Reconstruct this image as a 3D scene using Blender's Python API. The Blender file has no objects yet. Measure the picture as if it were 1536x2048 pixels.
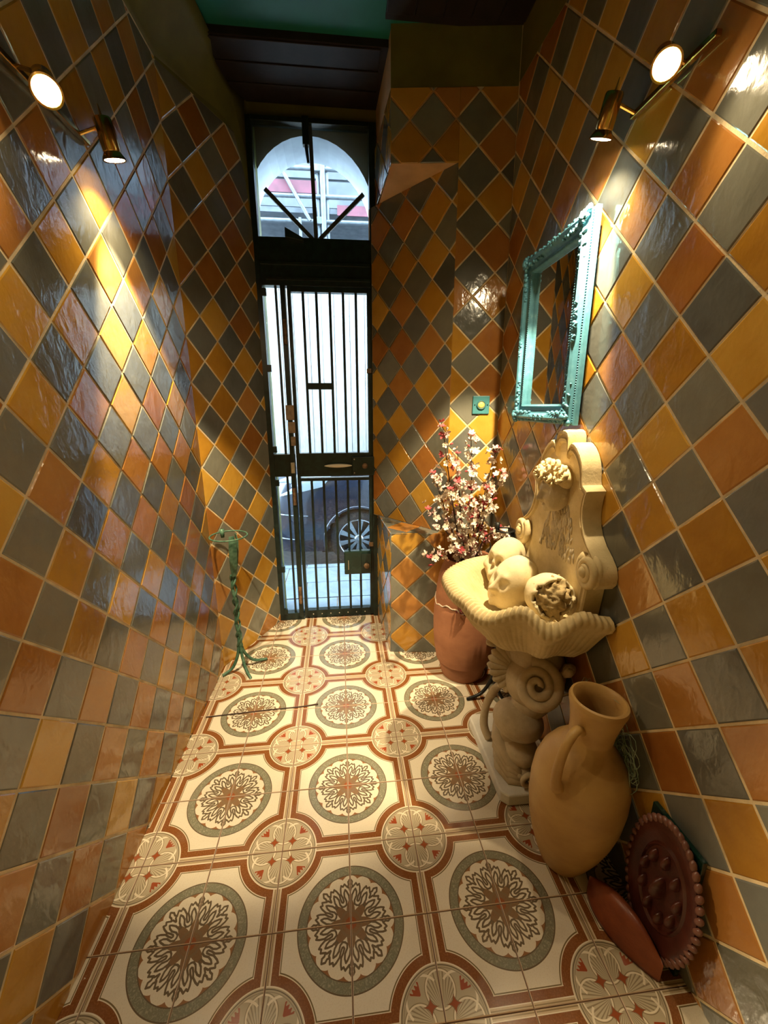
import bpy, bmesh, math, random
from mathutils import Vector, Matrix, noise
from math import sin, cos, tan, pi, radians, sqrt, atan2, hypot

# ------------------------------------------------------------------ units
K = 1.154            # metres per survey unit (15 cm wall tiles, 23 cm floor tiles)
S = bpy.context.scene
COL = S.collection
RND = random.Random(7)

# ------------------------------------------------------------------ camera
CAM = (0.0089, -0.7674, 1.2942)
PITCH, YAW, ROLL, FPX = 0.2528, 0.1043, 0.0033, 821.28
_right = Vector((cos(YAW), -sin(YAW), 0)); _fh = Vector((sin(YAW), cos(YAW), 0)); _up = Vector((0, 0, 1))
_F = _fh * cos(PITCH) - _up * sin(PITCH); _D = -_up * cos(PITCH) - _fh * sin(PITCH)
_R = _right * cos(ROLL) + _D * sin(ROLL); _DD = _D * cos(ROLL) - _right * sin(ROLL)
cd = bpy.data.cameras.new('camera'); cam = bpy.data.objects.new('camera', cd); COL.objects.link(cam)
cd.sensor_fit = 'VERTICAL'; cd.sensor_height = 36.0; cd.lens = FPX * 36.0 / 2048.0
cd.clip_start = 0.02; cd.clip_end = 200
m = Matrix.Identity(4)
for i, ax in enumerate((_R, -_DD, -_F)):
    for j in range(3): m[j][i] = ax[j]
m.translation = Vector(CAM) * K
cam.matrix_world = m
S.camera = cam
def px(p):
    c = Vector(p) - Vector(CAM); z = c.dot(_F)
    if z < 1e-3: return None
    return (768 + FPX * c.dot(_R) / z, 1024 + FPX * c.dot(_DD) / z, z)

# ------------------------------------------------------------------ light, exposure
w = bpy.data.worlds.new('overcast_sky'); S.world = w; w.use_nodes = True
bg = w.node_tree.nodes['Background']
bg.inputs[0].default_value = (0.66, 0.85, 1.0, 1); bg.inputs[1].default_value = 20.0
S.view_settings.view_transform = 'Standard'; S.view_settings.look = 'None'
S.view_settings.gamma = 1.0; S.view_settings.use_curve_mapping = False
S.view_settings.exposure = 0.38
BEAM_W, SPILL_W = 185.0, 14.0        # each lit brass head: reflector beam and wide spill
WARM = (1.0, 0.79, 0.48)

# ------------------------------------------------------------------ node helpers
def mat(name):
    ma = bpy.data.materials.new(name); ma.use_nodes = True
    nt = ma.node_tree; b = nt.nodes['Principled BSDF']
    return ma, nt, b
class X:
    """tiny expression wrapper over math nodes"""
    def __init__(s, nt, sock): s.nt, s.s = nt, sock
    def _op(s, op, *a, clamp=False):
        n = s.nt.nodes.new('ShaderNodeMath'); n.operation = op; n.use_clamp = clamp
        for i, v in enumerate((s,) + a):
            if isinstance(v, X): s.nt.links.new(v.s, n.inputs[i])
            else: n.inputs[i].default_value = float(v)
        return X(s.nt, n.outputs[0])
    def __add__(s, o): return s._op('ADD', o)
    __radd__ = __add__
    def __sub__(s, o): return s._op('SUBTRACT', o)
    def __rsub__(s, o): return s._op('MULTIPLY', -1)._op('ADD', o)
    def __mul__(s, o): return s._op('MULTIPLY', o)
    __rmul__ = __mul__
    def __truediv__(s, o): return s._op('DIVIDE', o)
    def abs(s): return s._op('ABSOLUTE')
    def lt(s, o): return s._op('LESS_THAN', o)
    def gt(s, o): return s._op('GREATER_THAN', o)
    def min(s, o): return s._op('MINIMUM', o)
    def max(s, o): return s._op('MAXIMUM', o)
    def sin(s): return s._op('SINE')
    def cos(s): return s._op('COSINE')
    def sqrt(s): return s._op('SQRT')
    def mod(s, o): return s._op('FLOORED_MODULO', o)
    def clamp(s): return s._op('MULTIPLY', 1.0, clamp=True)
    def pow(s, o): return s._op('POWER', o)
def hyp(a, b): return (a * a + b * b).sqrt()
def mixc(nt, fac, a, b):
    n = nt.nodes.new('ShaderNodeMix'); n.data_type = 'RGBA'
    for sock, v in ((n.inputs[0], fac), (n.inputs[6], a), (n.inputs[7], b)):
        if isinstance(v, X): nt.links.new(v.s, sock)
        elif hasattr(v, 'is_output'): nt.links.new(v, sock)
        elif isinstance(v, (int, float)): sock.default_value = v
        else: sock.default_value = (*v, 1)
    return n.outputs[2]
def noise_n(nt, scale, detail=3, vec=None, rough=0.55, dist=0.0):
    n = nt.nodes.new('ShaderNodeTexNoise'); n.inputs['Scale'].default_value = scale
    n.inputs['Detail'].default_value = detail; n.inputs['Roughness'].default_value = rough
    n.inputs['Distortion'].default_value = dist
    if vec is not None: nt.links.new(vec, n.inputs['Vector'])
    return n
def pos_n(nt, scale=(1, 1, 1)):
    g = nt.nodes.new('ShaderNodeNewGeometry')
    mp = nt.nodes.new('ShaderNodeMapping'); mp.inputs['Scale'].default_value = scale
    nt.links.new(g.outputs['Position'], mp.inputs['Vector']); return mp.outputs[0]
def obj_n(nt):
    t = nt.nodes.new('ShaderNodeTexCoord'); return t.outputs['Object']
def ramp(nt, fac, stops):
    r = nt.nodes.new('ShaderNodeValToRGB'); e = r.color_ramp.elements
    while len(e) < len(stops): e.new(0.5)
    for el, (p, c) in zip(e, stops): el.position = p; el.color = (*c, 1)
    nt.links.new(fac, r.inputs[0]); return r.outputs[0]
def bump(nt, b, h, strength=0.3, dist=0.002):
    n = nt.nodes.new('ShaderNodeBump'); n.inputs['Strength'].default_value = strength; n.inputs['Distance'].default_value = dist
    nt.links.new(h, n.inputs['Height']); nt.links.new(n.outputs[0], b.inputs['Normal'])
def simple(name, col, rough=0.5, metal=0.0, var=0.0, vscale=8, bmp=0.0, bscale=60, bdist=0.002, col2=None, coat=0.0, objspace=False, spec=None):
    ma, nt, b = mat(name)
    b.inputs['Roughness'].default_value = rough; b.inputs['Metallic'].default_value = metal
    b.inputs['Base Color'].default_value = (*col, 1)
    if coat: b.inputs['Coat Weight'].default_value = coat; b.inputs['Coat Roughness'].default_value = 0.05
    if spec is not None: b.inputs['Specular IOR Level'].default_value = spec
    v = obj_n(nt) if objspace else pos_n(nt)
    if var or col2:
        c2 = col2 or tuple(min(1, c * (1 + var)) for c in col)
        c1 = col if col2 else tuple(c * (1 - var) for c in col)
        n = noise_n(nt, vscale, 5, v)
        nt.links.new(ramp(nt, n.outputs['Fac'], [(0.35, c1), (0.65, c2)]), b.inputs['Base Color'])
    if bmp:
        n = noise_n(nt, bscale, 4, v); bump(nt, b, n.outputs['Fac'], bmp, bdist)
    return ma

def glaze(name, c1, c2, c3):
    """hand-glazed wall tile: mottled glaze, rippled gloss, each tile its own tone"""
    ma, nt, b = mat(name)
    v = pos_n(nt); oi = nt.nodes.new('ShaderNodeObjectInfo')
    n = noise_n(nt, 9, 5, v, 0.6)
    r = X(nt, oi.outputs['Random'])
    f = (X(nt, n.outputs['Fac']) - 0.5) * 0.9 + r * 0.75 + 0.12
    base = ramp(nt, f.s, [(0.1, c1), (0.5, c2), (0.9, c3)])
    sp = noise_n(nt, 420, 2, v)
    sp_f = (X(nt, sp.outputs['Fac']) - 0.5) * 0.35
    base = mixc(nt, sp_f.clamp(), base, tuple(c * 0.55 for c in c1))
    nt.links.new(base, b.inputs['Base Color'])
    rn = noise_n(nt, 30, 3, v)
    nt.links.new(((X(nt, rn.outputs['Fac']) - 0.4) * 0.22 + 0.11).s, b.inputs['Roughness'])
    b.inputs['Specular IOR Level'].default_value = 0.75
    v2 = pos_n(nt, (1, 1, 0.7))
    h1 = noise_n(nt, 24, 2, v2, 0.5, 0.5); h2 = noise_n(nt, 110, 2, v2)
    h = X(nt, h1.outputs['Fac']) + X(nt, h2.outputs['Fac']) * 0.16
    bump(nt, b, h.s, 0.5, 0.0035)
    return ma

M = {}
M['orange'] = glaze('ochre_glaze', (0.35, 0.16, 0.018), (0.47, 0.235, 0.026), (0.55, 0.31, 0.05))
M['rust'] = glaze('rust_glaze', (0.29, 0.105, 0.02), (0.38, 0.16, 0.034), (0.44, 0.205, 0.05))
M['grey'] = glaze('grey_glaze', (0.115, 0.112, 0.085), (0.158, 0.155, 0.122), (0.205, 0.20, 0.155))
M['slate'] = glaze('slate_glaze', (0.09, 0.092, 0.082), (0.128, 0.132, 0.118), (0.168, 0.172, 0.152))
M['grout'] = simple('sandy_grout', (0.66, 0.52, 0.30), 0.9, var=0.22, vscale=14, bmp=0.6, bscale=160)
M['floor_grout'] = simple('floor_grout', (0.16, 0.10, 0.06), 0.85, var=0.25, vscale=20)
M['olive'] = simple('olive_paint', (0.13, 0.12, 0.018), 0.6, var=0.2, vscale=5, bmp=0.3, bscale=30)
M['teal_paint'] = simple('teal_ceiling_paint', (0.012, 0.16, 0.13), 0.5, var=0.15, vscale=4, bmp=0.2, bscale=25)
M['dark_wood'] = simple('dark_stained_timber', (0.012, 0.006, 0.005), 0.6, var=0.4, vscale=12, bmp=0.3, bscale=40)
M['tan_plaster'] = simple('tan_painted_plaster', (0.58, 0.36, 0.17), 0.55, var=0.15, vscale=9, bmp=0.2, bscale=40)
M['white_plaster'] = simple('white_plaster', (0.38, 0.40, 0.42), 0.85, var=0.08, vscale=10, bmp=0.4, bscale=35)
M['dull_plaster'] = simple('dull_inner_plaster', (0.16, 0.125, 0.07), 0.8, var=0.2, vscale=5, bmp=0.4, bscale=40)
M['iron'] = simple('black_green_door_iron', (0.006, 0.014, 0.012), 0.32, 0.0, var=0.5, vscale=30, bmp=0.25, bscale=90, bdist=0.001)
M['iron_grey'] = simple('grey_muntin_iron', (0.05, 0.06, 0.065), 0.45, var=0.2)
M['steel'] = simple('worn_steel', (0.52, 0.47, 0.38), 0.4, 0.7, var=0.25, vscale=40)
M['rusty'] = simple('rusty_hinge', (0.17, 0.10, 0.05), 0.6, 0.3, var=0.5, vscale=60, bmp=0.4, bscale=200)

# ------------------------------------------------------------------ mesh helpers
class G:
    """collects verts/faces in survey units"""
    def __init__(s): s.v = []; s.f = []; s.mi = []
    def add(s, vs, fs, mi=0):
        o = len(s.v); s.v += [tuple(p) for p in vs]
        for f in fs: s.f.append(tuple(i + o for i in f)); s.mi.append(mi)
        return s
    def box(s, a, b, mi=0):
        (x0, y0, z0), (x1, y1, z1) = a, b
        return s.add([(x0, y0, z0), (x1, y0, z0), (x1, y1, z0), (x0, y1, z0), (x0, y0, z1), (x1, y0, z1), (x1, y1, z1), (x0, y1, z1)],
                     [(0, 3, 2, 1), (4, 5, 6, 7), (0, 1, 5, 4), (1, 2, 6, 5), (2, 3, 7, 6), (3, 0, 4, 7)], mi)
    def prism(s, poly, z0, z1, mi=0, cap_mi=None):
        n = len(poly); vs = [(x, y, z0) for x, y in poly] + [(x, y, z1) for x, y in poly]
        s.add(vs, [(i, (i + 1) % n, n + (i + 1) % n, n + i) for i in range(n)], mi)
        o = len(s.v) - 2 * n
        s.f += [tuple(o + i for i in reversed(range(n))), tuple(o + n + i for i in range(n))]
        s.mi += [mi if cap_mi is None else cap_mi] * 2
        return s
    def tube(s, pts, r, n=8, mi=0, cap=True, flat=None):
        pts = [Vector(p) for p in pts]; L = len(pts)
        rs = r if isinstance(r, (list, tuple)) else [r] * L
        o = len(s.v); prev = None
        for i, p in enumerate(pts):
            t = (pts[min(i + 1, L - 1)] - pts[max(i - 1, 0)]).normalized()
            if prev is None:
                a = Vector((0, 0, 1)) if abs(t.z) < 0.9 else Vector((1, 0, 0))
                u = t.cross(a).normalized()
            else:
                u = (prev - t * prev.dot(t)).normalized()
            w_ = t.cross(u); prev = u
            for k in range(n):
                a = 2 * pi * k / n
                s.v.append(tuple(p + (u * cos(a) + w_ * sin(a) * (flat or 1)) * rs[i]))
        for i in range(L - 1):
            for k in range(n):
                s.f.append((o + i * n + k, o + i * n + (k + 1) % n, o + (i + 1) * n + (k + 1) % n, o + (i + 1) * n + k)); s.mi.append(mi)
        if cap:
            s.f.append(tuple(o + k for k in reversed(range(n)))); s.mi.append(mi)
            s.f.append(tuple(o + (L - 1) * n + k for k in range(n))); s.mi.append(mi)
        return s
    def lathe(s, prof, n=32, c=(0, 0, 0), axis=None, mi=0, cap=(False, False)):
        o = len(s.v); mt = axis or Matrix.Identity(3); c = Vector(c)
        for r, z in prof:
            for k in range(n):
                a = 2 * pi * k / n
                s.v.append(tuple(c + mt @ Vector((r * cos(a), r * sin(a), z))))
        for i in range(len(prof) - 1):
            for k in range(n):
                s.f.append((o + i * n + k, o + i * n + (k + 1) % n, o + (i + 1) * n + (k + 1) % n, o + (i + 1) * n + k)); s.mi.append(mi)
        if cap[0]: s.f.append(tuple(o + k for k in reversed(range(n)))); s.mi.append(mi)
        if cap[1]: s.f.append(tuple(o + (len(prof) - 1) * n + k for k in range(n))); s.mi.append(mi)
        return s
    def ball(s, c, r, nu=12, nv=8, fn=None, rot=None, mi=0):
        """ellipsoid; fn(dir)->factor"""
        r = r if isinstance(r, (tuple, list)) else (r, r, r)
        c = Vector(c); o = len(s.v)
        def pt(d):
            k = fn(d) if fn else 1.0
            q = Vector((d.x * r[0], d.y * r[1], d.z * r[2])) * k
            if rot: q = rot @ q
            return tuple(c + q)
        s.v.append(pt(Vector((0, 0, 1))))
        for i in range(1, nv):
            th = pi * i / nv
            for k in range(nu):
                ph = 2 * pi * k / nu
                s.v.append(pt(Vector((sin(th) * cos(ph), sin(th) * sin(ph), cos(th)))))
        s.v.append(pt(Vector((0, 0, -1)))); e = len(s.v) - 1
        for k in range(nu):
            s.f.append((o, o + 1 + k, o + 1 + (k + 1) % nu)); s.mi.append(mi)
            b0 = o + 1 + (nv - 2) * nu
            s.f.append((e, b0 + (k + 1) % nu, b0 + k)); s.mi.append(mi)
        for i in range(nv - 2):
            for k in range(nu):
                a = o + 1 + i * nu
                s.f.append((a + k, a + nu + k, a + nu + (k + 1) % nu, a + (k + 1) % nu)); s.mi.append(mi)
        return s
    def mesh(s, name, mats, smooth=False, origin=(0, 0, 0)):
        me = bpy.data.meshes.new(name); o = Vector(origin)
        me.from_pydata([tuple((Vector(p) - o) * K) for p in s.v], [], s.f)
        for ma in (mats if isinstance(mats, (list, tuple)) else [mats]): me.materials.append(ma)
        me.polygons.foreach_set('material_index', s.mi)
        if smooth: me.polygons.foreach_set('use_smooth', [True] * len(me.polygons))
        me.update(); return me
    def obj(s, name, mats, parent=None, smooth=False, origin=(0, 0, 0), bevel=0, sub=0, auto=None, weld=False):
        """origin in survey units; with a parent, coordinates stay world ones"""
        ob = bpy.data.objects.new(name, s.mesh(name, mats, smooth, origin)); COL.objects.link(ob)
        ob.location = Vector(origin) * K; ob['_o'] = tuple(origin)
        if parent is not None:
            ob.parent = parent; ob.location = (Vector(origin) - Vector(parent.get('_o', (0, 0, 0)))) * K
        if bevel:
            md = ob.modifiers.new('bevel', 'BEVEL'); md.width = bevel * K; md.segments = 2; md.limit_method = 'ANGLE'
        if sub:
            md = ob.modifiers.new('sub', 'SUBSURF'); md.levels = sub; md.render_levels = sub
        if auto is not None:
            try: ob.data.set_sharp_from_angle(angle=radians(auto))
            except Exception: pass
        return ob
ROOTS = []
def thing(name, label, cat, o, group=None):
    e = bpy.data.objects.new(name, None); COL.objects.link(e); e.location = Vector(o) * K
    e.empty_display_size = 0.02; e['label'] = label; e['category'] = cat; e['_o'] = tuple(o)
    if group: e['group'] = group
    ROOTS.append(e); return e
def tag(ob, label, cat, group=None):
    ob['label'] = label; ob['category'] = cat
    if group: ob['group'] = group
    return ob
def struct(ob, label=None):
    ob['kind'] = 'structure'
    if label: ob['label'] = label
    return ob
# ================================================================== THE SETTING
TS = 0.13                      # wall tile pitch
TH = 0.005                     # tile thickness; the measured planes are tile faces
ZT = 2.51                      # top of the tiling
ZC = 2.70                      # ceiling
def clip(poly, a, b, c):       # keep a*x+b*y<=c
    out = []
    for i in range(len(poly)):
        p, q = poly[i], poly[(i + 1) % len(poly)]
        dp, dq = a * p[0] + b * p[1] - c, a * q[0] + b * q[1] - c
        if dp <= 0: out.append(p)
        if (dp < 0 < dq) or (dq < 0 < dp):
            t = dp / (dp - dq); out.append((p[0] + t * (q[0] - p[0]), p[1] + t * (q[1] - p[1])))
    return out
def area(poly): return 0.5 * sum(poly[i][0] * poly[(i + 1) % len(poly)][1] - poly[(i + 1) % len(poly)][0] * poly[i][1] for i in range(len(poly)))
def clip_poly(poly, con):      # con: convex ccw
    for i in range(len(con)):
        p, q = con[i], con[(i + 1) % len(con)]
        ex, ey = q[0] - p[0], q[1] - p[1]
        poly = clip(poly, ey, -ex, ey * p[0] - ex * p[1])
        if len(poly) < 3: return []
    # drop near-duplicate points
    out = []
    for p in poly:
        if not out or hypot(p[0] - out[-1][0], p[1] - out[-1][1]) > 2e-4: out.append(p)
    if len(out) > 1 and hypot(out[0][0] - out[-1][0], out[0][1] - out[-1][1]) < 2e-4: out.pop()
    return out if len(out) >= 3 else []
def slab(g, poly, th=TH, bv=0.0026, mi=0):
    """a low bevelled tile over a convex polygon (in its own plane), face at z=0"""
    A = area(poly); per = sum(hypot(poly[i][0] - poly[i - 1][0], poly[i][1] - poly[i - 1][1]) for i in range(len(poly)))
    k = 1 - bv / max(2 * A / per, bv * 2)
    cx = sum(p[0] for p in poly) / len(poly); cy = sum(p[1] for p in poly) / len(poly); n = len(poly)
    vs = [(x, y, -th) for x, y in poly] + [(x, y, -0.0016) for x, y in poly] + [(cx + (x - cx) * k, cy + (y - cy) * k, 0) for x, y in poly]
    fs = [(i, (i + 1) % n, n + (i + 1) % n, n + i) for i in range(n)] + [(n + i, n + (i + 1) % n, 2 * n + (i + 1) % n, 2 * n + i) for i in range(n)] + [tuple(2 * n + i for i in range(n))]
    g.add(vs, fs, mi)
GAP = 0.0060
def tile_plane(parent, o, az, rot, convex, parity, seed, offs=(0, 0)):
    """lay diagonal tiles on the plane through o with horizontal direction az; convex polygons in (u, v)"""
    rn = random.Random(seed)
    o = Vector(o); h = Vector((cos(az), sin(az), 0)); up = Vector((0, 0, 1)); n = Vector((sin(az), -cos(az), 0))
    a = pi / 4 + rot; d2 = (cos(a), sin(a)); d1 = (sin(a), -cos(a))
    us = [p[0] for c in convex for p in c]; vs = [p[1] for c in convex for p in c]
    lim = max(max(us) - min(us), max(vs) - min(vs)) * 1.6 / TS
    hs = TS / 2 - GAP / 2
    cu, cv = (min(us) + max(us)) / 2, (min(vs) + max(vs)) / 2
    a0 = int(round((cu * d1[0] + cv * d1[1]) / TS)); b0 = int(round((cu * d2[0] + cv * d2[1]) / TS)); N = int(lim / 2) + 3
    items = []
    for ia in range(a0 - N, a0 + N):
        for ib in range(b0 - N, b0 + N):
            c = ((ia + .5) * TS * d1[0] + (ib + .5) * TS * d2[0], (ia + .5) * TS * d1[1] + (ib + .5) * TS * d2[1])
            sq = [(c[0] + (x * d2[0] + y * -d1[0]) * hs, c[1] + (x * d2[1] + y * -d1[1]) * hs) for x, y in ((-1, -1), (1, -1), (1, 1), (-1, 1))]
            for con in convex:
                pl = clip_poly(sq, con)
                if not pl or area(pl) < 6e-5: continue
                full = len(pl) == 4 and abs(area(pl) - 4 * hs * hs) < 1e-6
                grey = (ia + ib) % 2 == parity
                mk = ('grey' if rn.random() < .6 else 'slate') if grey else ('orange' if rn.random() < .62 else 'rust')
                if not full: c_ = (sum(p[0] for p in pl) / len(pl), sum(p[1] for p in pl) / len(pl))
                else: c_ = c
                w_ = o + h * c_[0] + up * c_[1]; q = px(w_)
                vis = q is not None and -170 < q[0] < 1706 and -170 < q[1] < 2218
                size = area(pl) / (q[2] ** 2) if q else 0
                items.append((vis, size, c_, pl, full, mk, w_))
    vis = sorted([i for i in items if i[0]], key=lambda i: -i[1])
    single, rest = vis[:300], vis[300:] + [i for i in items if not i[0]]
    shared = {}
    base = Matrix((h, up, n)).transposed()
    po = Vector(parent['_o'])
    for _, _, c_, pl, full, mk, w_ in single:
        loc = [(x - c_[0], y - c_[1]) for x, y in pl]
        key = mk if full else None
        if key and key in shared: me = shared[key]
        else:
            g = G(); slab(g, loc); me = g.mesh('wall_tile', M[mk])
            if key: shared[key] = me
        ob = bpy.data.objects.new('wall_tile', me); COL.objects.link(ob); ob.parent = parent
        t1, t2 = rn.gauss(0, 0.0028), rn.gauss(0, 0.0028)
        R = base @ Matrix.Rotation(t1, 3, 'X') @ Matrix.Rotation(t2, 3, 'Y') @ Matrix.Rotation(rn.gauss(0, 0.003), 3, 'Z')
        ob.matrix_local = Matrix.Translation((w_ + n * rn.uniform(-0.0006, 0.0006) - po) * K) @ R.to_4x4()
    if rest:
        g = G(); keys = ['orange', 'rust', 'grey', 'slate']
        for _, _, c_, pl, full, mk, w_ in rest:
            g2 = G(); slab(g2, pl)
            g.add([tuple(o + h * p[0] + up * p[1] + n * p[2]) for p in g2.v], g2.f, keys.index(mk))
        ob = g.obj('wall_tiles_beyond_view', [M[k] for k in keys], parent); ob['kind'] = 'stuff'

def wall_slab(name, p0, p1, z0, z1, mats, back=0.12, ext=(0, 0), label=None, inset=0.0020):
    """thick wall whose room face runs p0->p1 (room to the right of the direction), set behind the tile faces"""
    d = Vector((p1[0] - p0[0], p1[1] - p0[1])).normalized(); n = Vector((d.y, -d.x))
    a = Vector(p0) - d * ext[0] - n * inset; b = Vector(p1) + d * ext[1] - n * inset
    g = G(); g.prism([tuple(b), tuple(a), tuple(a - n * back), tuple(b - n * back)][::-1], z0, z1)
    return struct(g.obj(name, mats), label)

# measured planes (tile faces): origin, azimuth, lattice rotation
PL = dict(L=((-0.6317, 0.4070, 1.5754), radians(88.86), radians(0.15)),
          R=((0.7573, 0.2336, 1.5745), radians(-89.11), radians(0.10)),
          LS=((-0.6175, 1.1499, 1.5798), radians(63.3), radians(0.58)),
          RS=((0.3252, 1.4120, 1.4855), radians(-52.81), radians(-1.62)),
          B=((0.6016, 1.1464, 1.5700), radians(-7.0), radians(0.44)))
def uv(k, x, y, z):
    o, az, _ = PL[k]; return ((x - o[0]) * cos(az) + (y - o[1]) * sin(az), z - o[2])
def on(k, u):
    o, az, _ = PL[k]; return (o[0] + u * cos(az), o[1] + u * sin(az))
FOLD = (-0.6169, 1.1511); DL = (-0.3841, 1.614); DR_ = (0.2, 1.589); CRB = (0.5190, 1.1565); CBR = (0.7434, 1.1289)
PA = (0.246, 1.190)            # near-left corner of the plinth
YD = 1.614                     # door plane
YB = -1.75                     # wall behind the camera
def rect(k, pa, pb, z0, z1):
    a, b = uv(k, *pa, 0)[0], uv(k, *pb, 0)[0]; o = PL[k][0][2]
    return [(a, z0 - o), (b, z0 - o), (b, z1 - o), (a, z1 - o)]

LN = on('L', uv('L', -0.66, YB, 0)[0]); RN = on('R', uv('R', 0.79, YB, 0)[0])
wl = wall_slab('wall_left', LN, FOLD, 0, ZC + .1, M['grout'], ext=(.1, 0.03))
tile_plane(wl, *PL['L'], [rect('L', LN, FOLD, 0, ZT)], 0, 1)
wr = wall_slab('wall_right', CBR, RN, 0, ZC + .1, M['grout'], ext=(.12, .1))
tile_plane(wr, *PL['R'], [rect('R', CBR, RN, 0, ZT)], 1, 2)
ws = wall_slab('wall_left_reveal', FOLD, DL, 0, ZC + .1, M['olive'], ext=(0.0, 0.06), back=.2)
f0 = uv('LS', *FOLD, 0)[0]; f1 = uv('LS', *DL, 0)[0]; oz = PL['LS'][0][2]
g = G(); d_ = Vector((cos(PL['LS'][1]), sin(PL['LS'][1]), 0))
lsp = [(f0, 0 - oz), (f1, 0 - oz), (f1, 2.02 - oz), (f1 - .045, 2.36 - oz), (f1 - .10, 2.50 - oz), (f0, ZT - oz)]
n_ = Vector((d_.y, -d_.x, 0)); bo = Vector(PL['LS'][0])
g.add([tuple(bo + d_ * u + Vector((0, 0, v)) - n_ * .0018) for u, v in lsp], [tuple(range(6))])
gp = g.obj('grout_bed', M['grout'], ws)
tile_plane(ws, *PL['LS'], [lsp], 0, 3)
# back wall of the alcove, with the part above the splayed notch
wb = wall_slab('wall_back', CRB, CBR, 0, ZC + .1, M['grout'], ext=(0, .14), back=.6)
tile_plane(wb, *PL['B'], [rect('B', CRB, CBR, 0, 2.5), rect('B', PA, CRB, 2.25, 2.5)], 1, 4)
g = G(); oo = Vector(PL['B'][0]); db = Vector((cos(PL['B'][1]), sin(PL['B'][1]), 0)); nb = Vector((db.y, -db.x, 0))
a_, b_ = Vector((*PA, 0)), Vector((*CBR, 0)) - db * .002
for p, q, mi in ((a_ - nb * .002, b_ - nb * .002, 0),):
    g.add([(p.x, p.y, 2.5), (q.x, q.y, 2.5), (q.x, q.y, ZC), (p.x, p.y, ZC)], [(0, 1, 2, 3)])
g.obj('painted_frieze', M['olive'], wb)
g = G(); g.add([(CBR[0] - .0004, CBR[1], ZT), (RN[0] - .0004, RN[1], ZT), (RN[0] - .0004, RN[1], ZC), (CBR[0] - .0004, CBR[1], ZC)], [(0, 1, 2, 3)])
g.obj('painted_frieze', M['olive'], wr)
# splayed reveal right of the door
wrs = wall_slab('wall_right_reveal', DR_, CRB, .668, 2.252, M['grout'], back=.3, ext=(0.03, 0))
tile_plane(wrs, *PL['RS'], [rect('RS', DR_, CRB, .674, 2.25)], 0, 5)
# plinth under it and the soffit block above it: both fill the corner left of the splay
q0, q1 = (PA[0] + .004, PA[1] + .004), (0.219, YD)
g = G(); g.prism([q0, (CRB[0] + .01, CRB[1] + .004), (.45, 1.75), (.219, 1.75)], 0, .669)
wp = struct(g.obj('wall_plinth', M['grout']))
pv = (0.33, 1.18, 0.551)       # a measured joint crossing on the plinth face
def brect(pa, pb, z0, z1): 
    f = lambda p: (p[0] - pv[0]) * db.x + (p[1] - pv[1]) * db.y
    return [(f(pa), z0 - pv[2]), (f(pb), z0 - pv[2]), (f(pb), z1 - pv[2]), (f(pa), z1 - pv[2])]
tile_plane(wp, pv, PL['B'][1], 0, [brect(PA, CRB, 0, .674)], 0, 6)
azp = atan2(PA[1] - YD, PA[0] - .215); sl = hypot(PA[1] - YD, PA[0] - .215)
tile_plane(wp, (.215, YD, .62), azp, 0.03, [[(0, -.62), (sl, -.62), (sl, .054), (0, .054)]], 0, 7)
# triangular tiled ledge on top of the plinth
g = G(); led = [(PA[0], PA[1]), (CRB[0], CRB[1]), (.215, YD)]
keys = ['orange', 'rust', 'grey', 'slate']
rn = random.Random(5)
for i in range(-8, 9):
    for j in range(-8, 9):
        cxy = (.33 + (i - j) * TS * .707, 1.3 + (i + j) * TS * .707)
        hs = TS * .5 - .0024
        sq = [(cxy[0] + (x - y) * hs * .707, cxy[1] + (x + y) * hs * .707) for x, y in ((-1, -1), (1, -1), (1, 1), (-1, 1))]
        pl = clip_poly(sq, led)
        if pl and area(pl) > 1e-4:
            g2 = G(); c_ = (sum(p[0] for p in pl) / len(pl), sum(p[1] for p in pl) / len(pl))
            slab(g2, [(p[0] - c_[0], p[1] - c_[1]) for p in pl])
            ob = bpy.data.objects.new('ledge_tile', g2.mesh('ledge_tile', M[['rust', 'slate', 'grey', 'slate'][(i % 2) + 2 * (j % 2)]])); COL.objects.link(ob)
            ob.parent = wp; ob.location = Vector((c_[0], c_[1], .674)) * K
g = G(); g.prism([q0, (CRB[0] + .01, CRB[1] + .004), (.45, 1.75), (.219, 1.75)], 2.25, ZC + .05)
wsf = struct(g.obj('wall_soffit', M['tan_plaster']))
azp2 = azp
tile_plane(wsf, (.215, YD, 2.4), azp2, 0.03, [[(0, -.15), (sl, -.15), (sl, .10), (0, .10)]], 0, 8)
# floor bed, ceiling, wall behind the camera
struct(G().box((-.85, YB - .1, -.06), (.95, 1.72, -.004)).obj('floor', M['floor_grout']))
FLOOR = bpy.data.objects['floor']
struct(G().box((-.9, YB - .15, ZC), (1.0, 1.9, ZC + .12)).obj('ceiling', M['teal_paint']))
struct(G().box((-.85, YB - .12, 0), (.95, YB, ZC + .1)).obj('wall_front', M['olive']))
# timber lintel over the door recess and dark boards over the alcove side
lin = struct(G().box((-.72, 1.262, 2.674), (.25, 1.7, ZC + .01)).obj('trim_1', M['dark_wood']))
for i in range(3):
    G().box((-.70, 1.27 + i * .115, 2.668), (.215, 1.27 + i * .115 + .106, 2.676)).obj('plank', M['dark_wood'], lin, bevel=.002)
brd = struct(G().box((.222, -1.7, ZC - .012), (.76, 1.16, ZC + .01)).obj('trim_2', M['dark_wood']))
for i in range(5):
    x0 = .224 + i * .105
    G().box((x0, -1.7, ZC - .018), (x0 + .1, 1.13 - .004 * i, ZC - .010)).obj('plank', M['dark_wood'], brd, bevel=.002)
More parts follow.
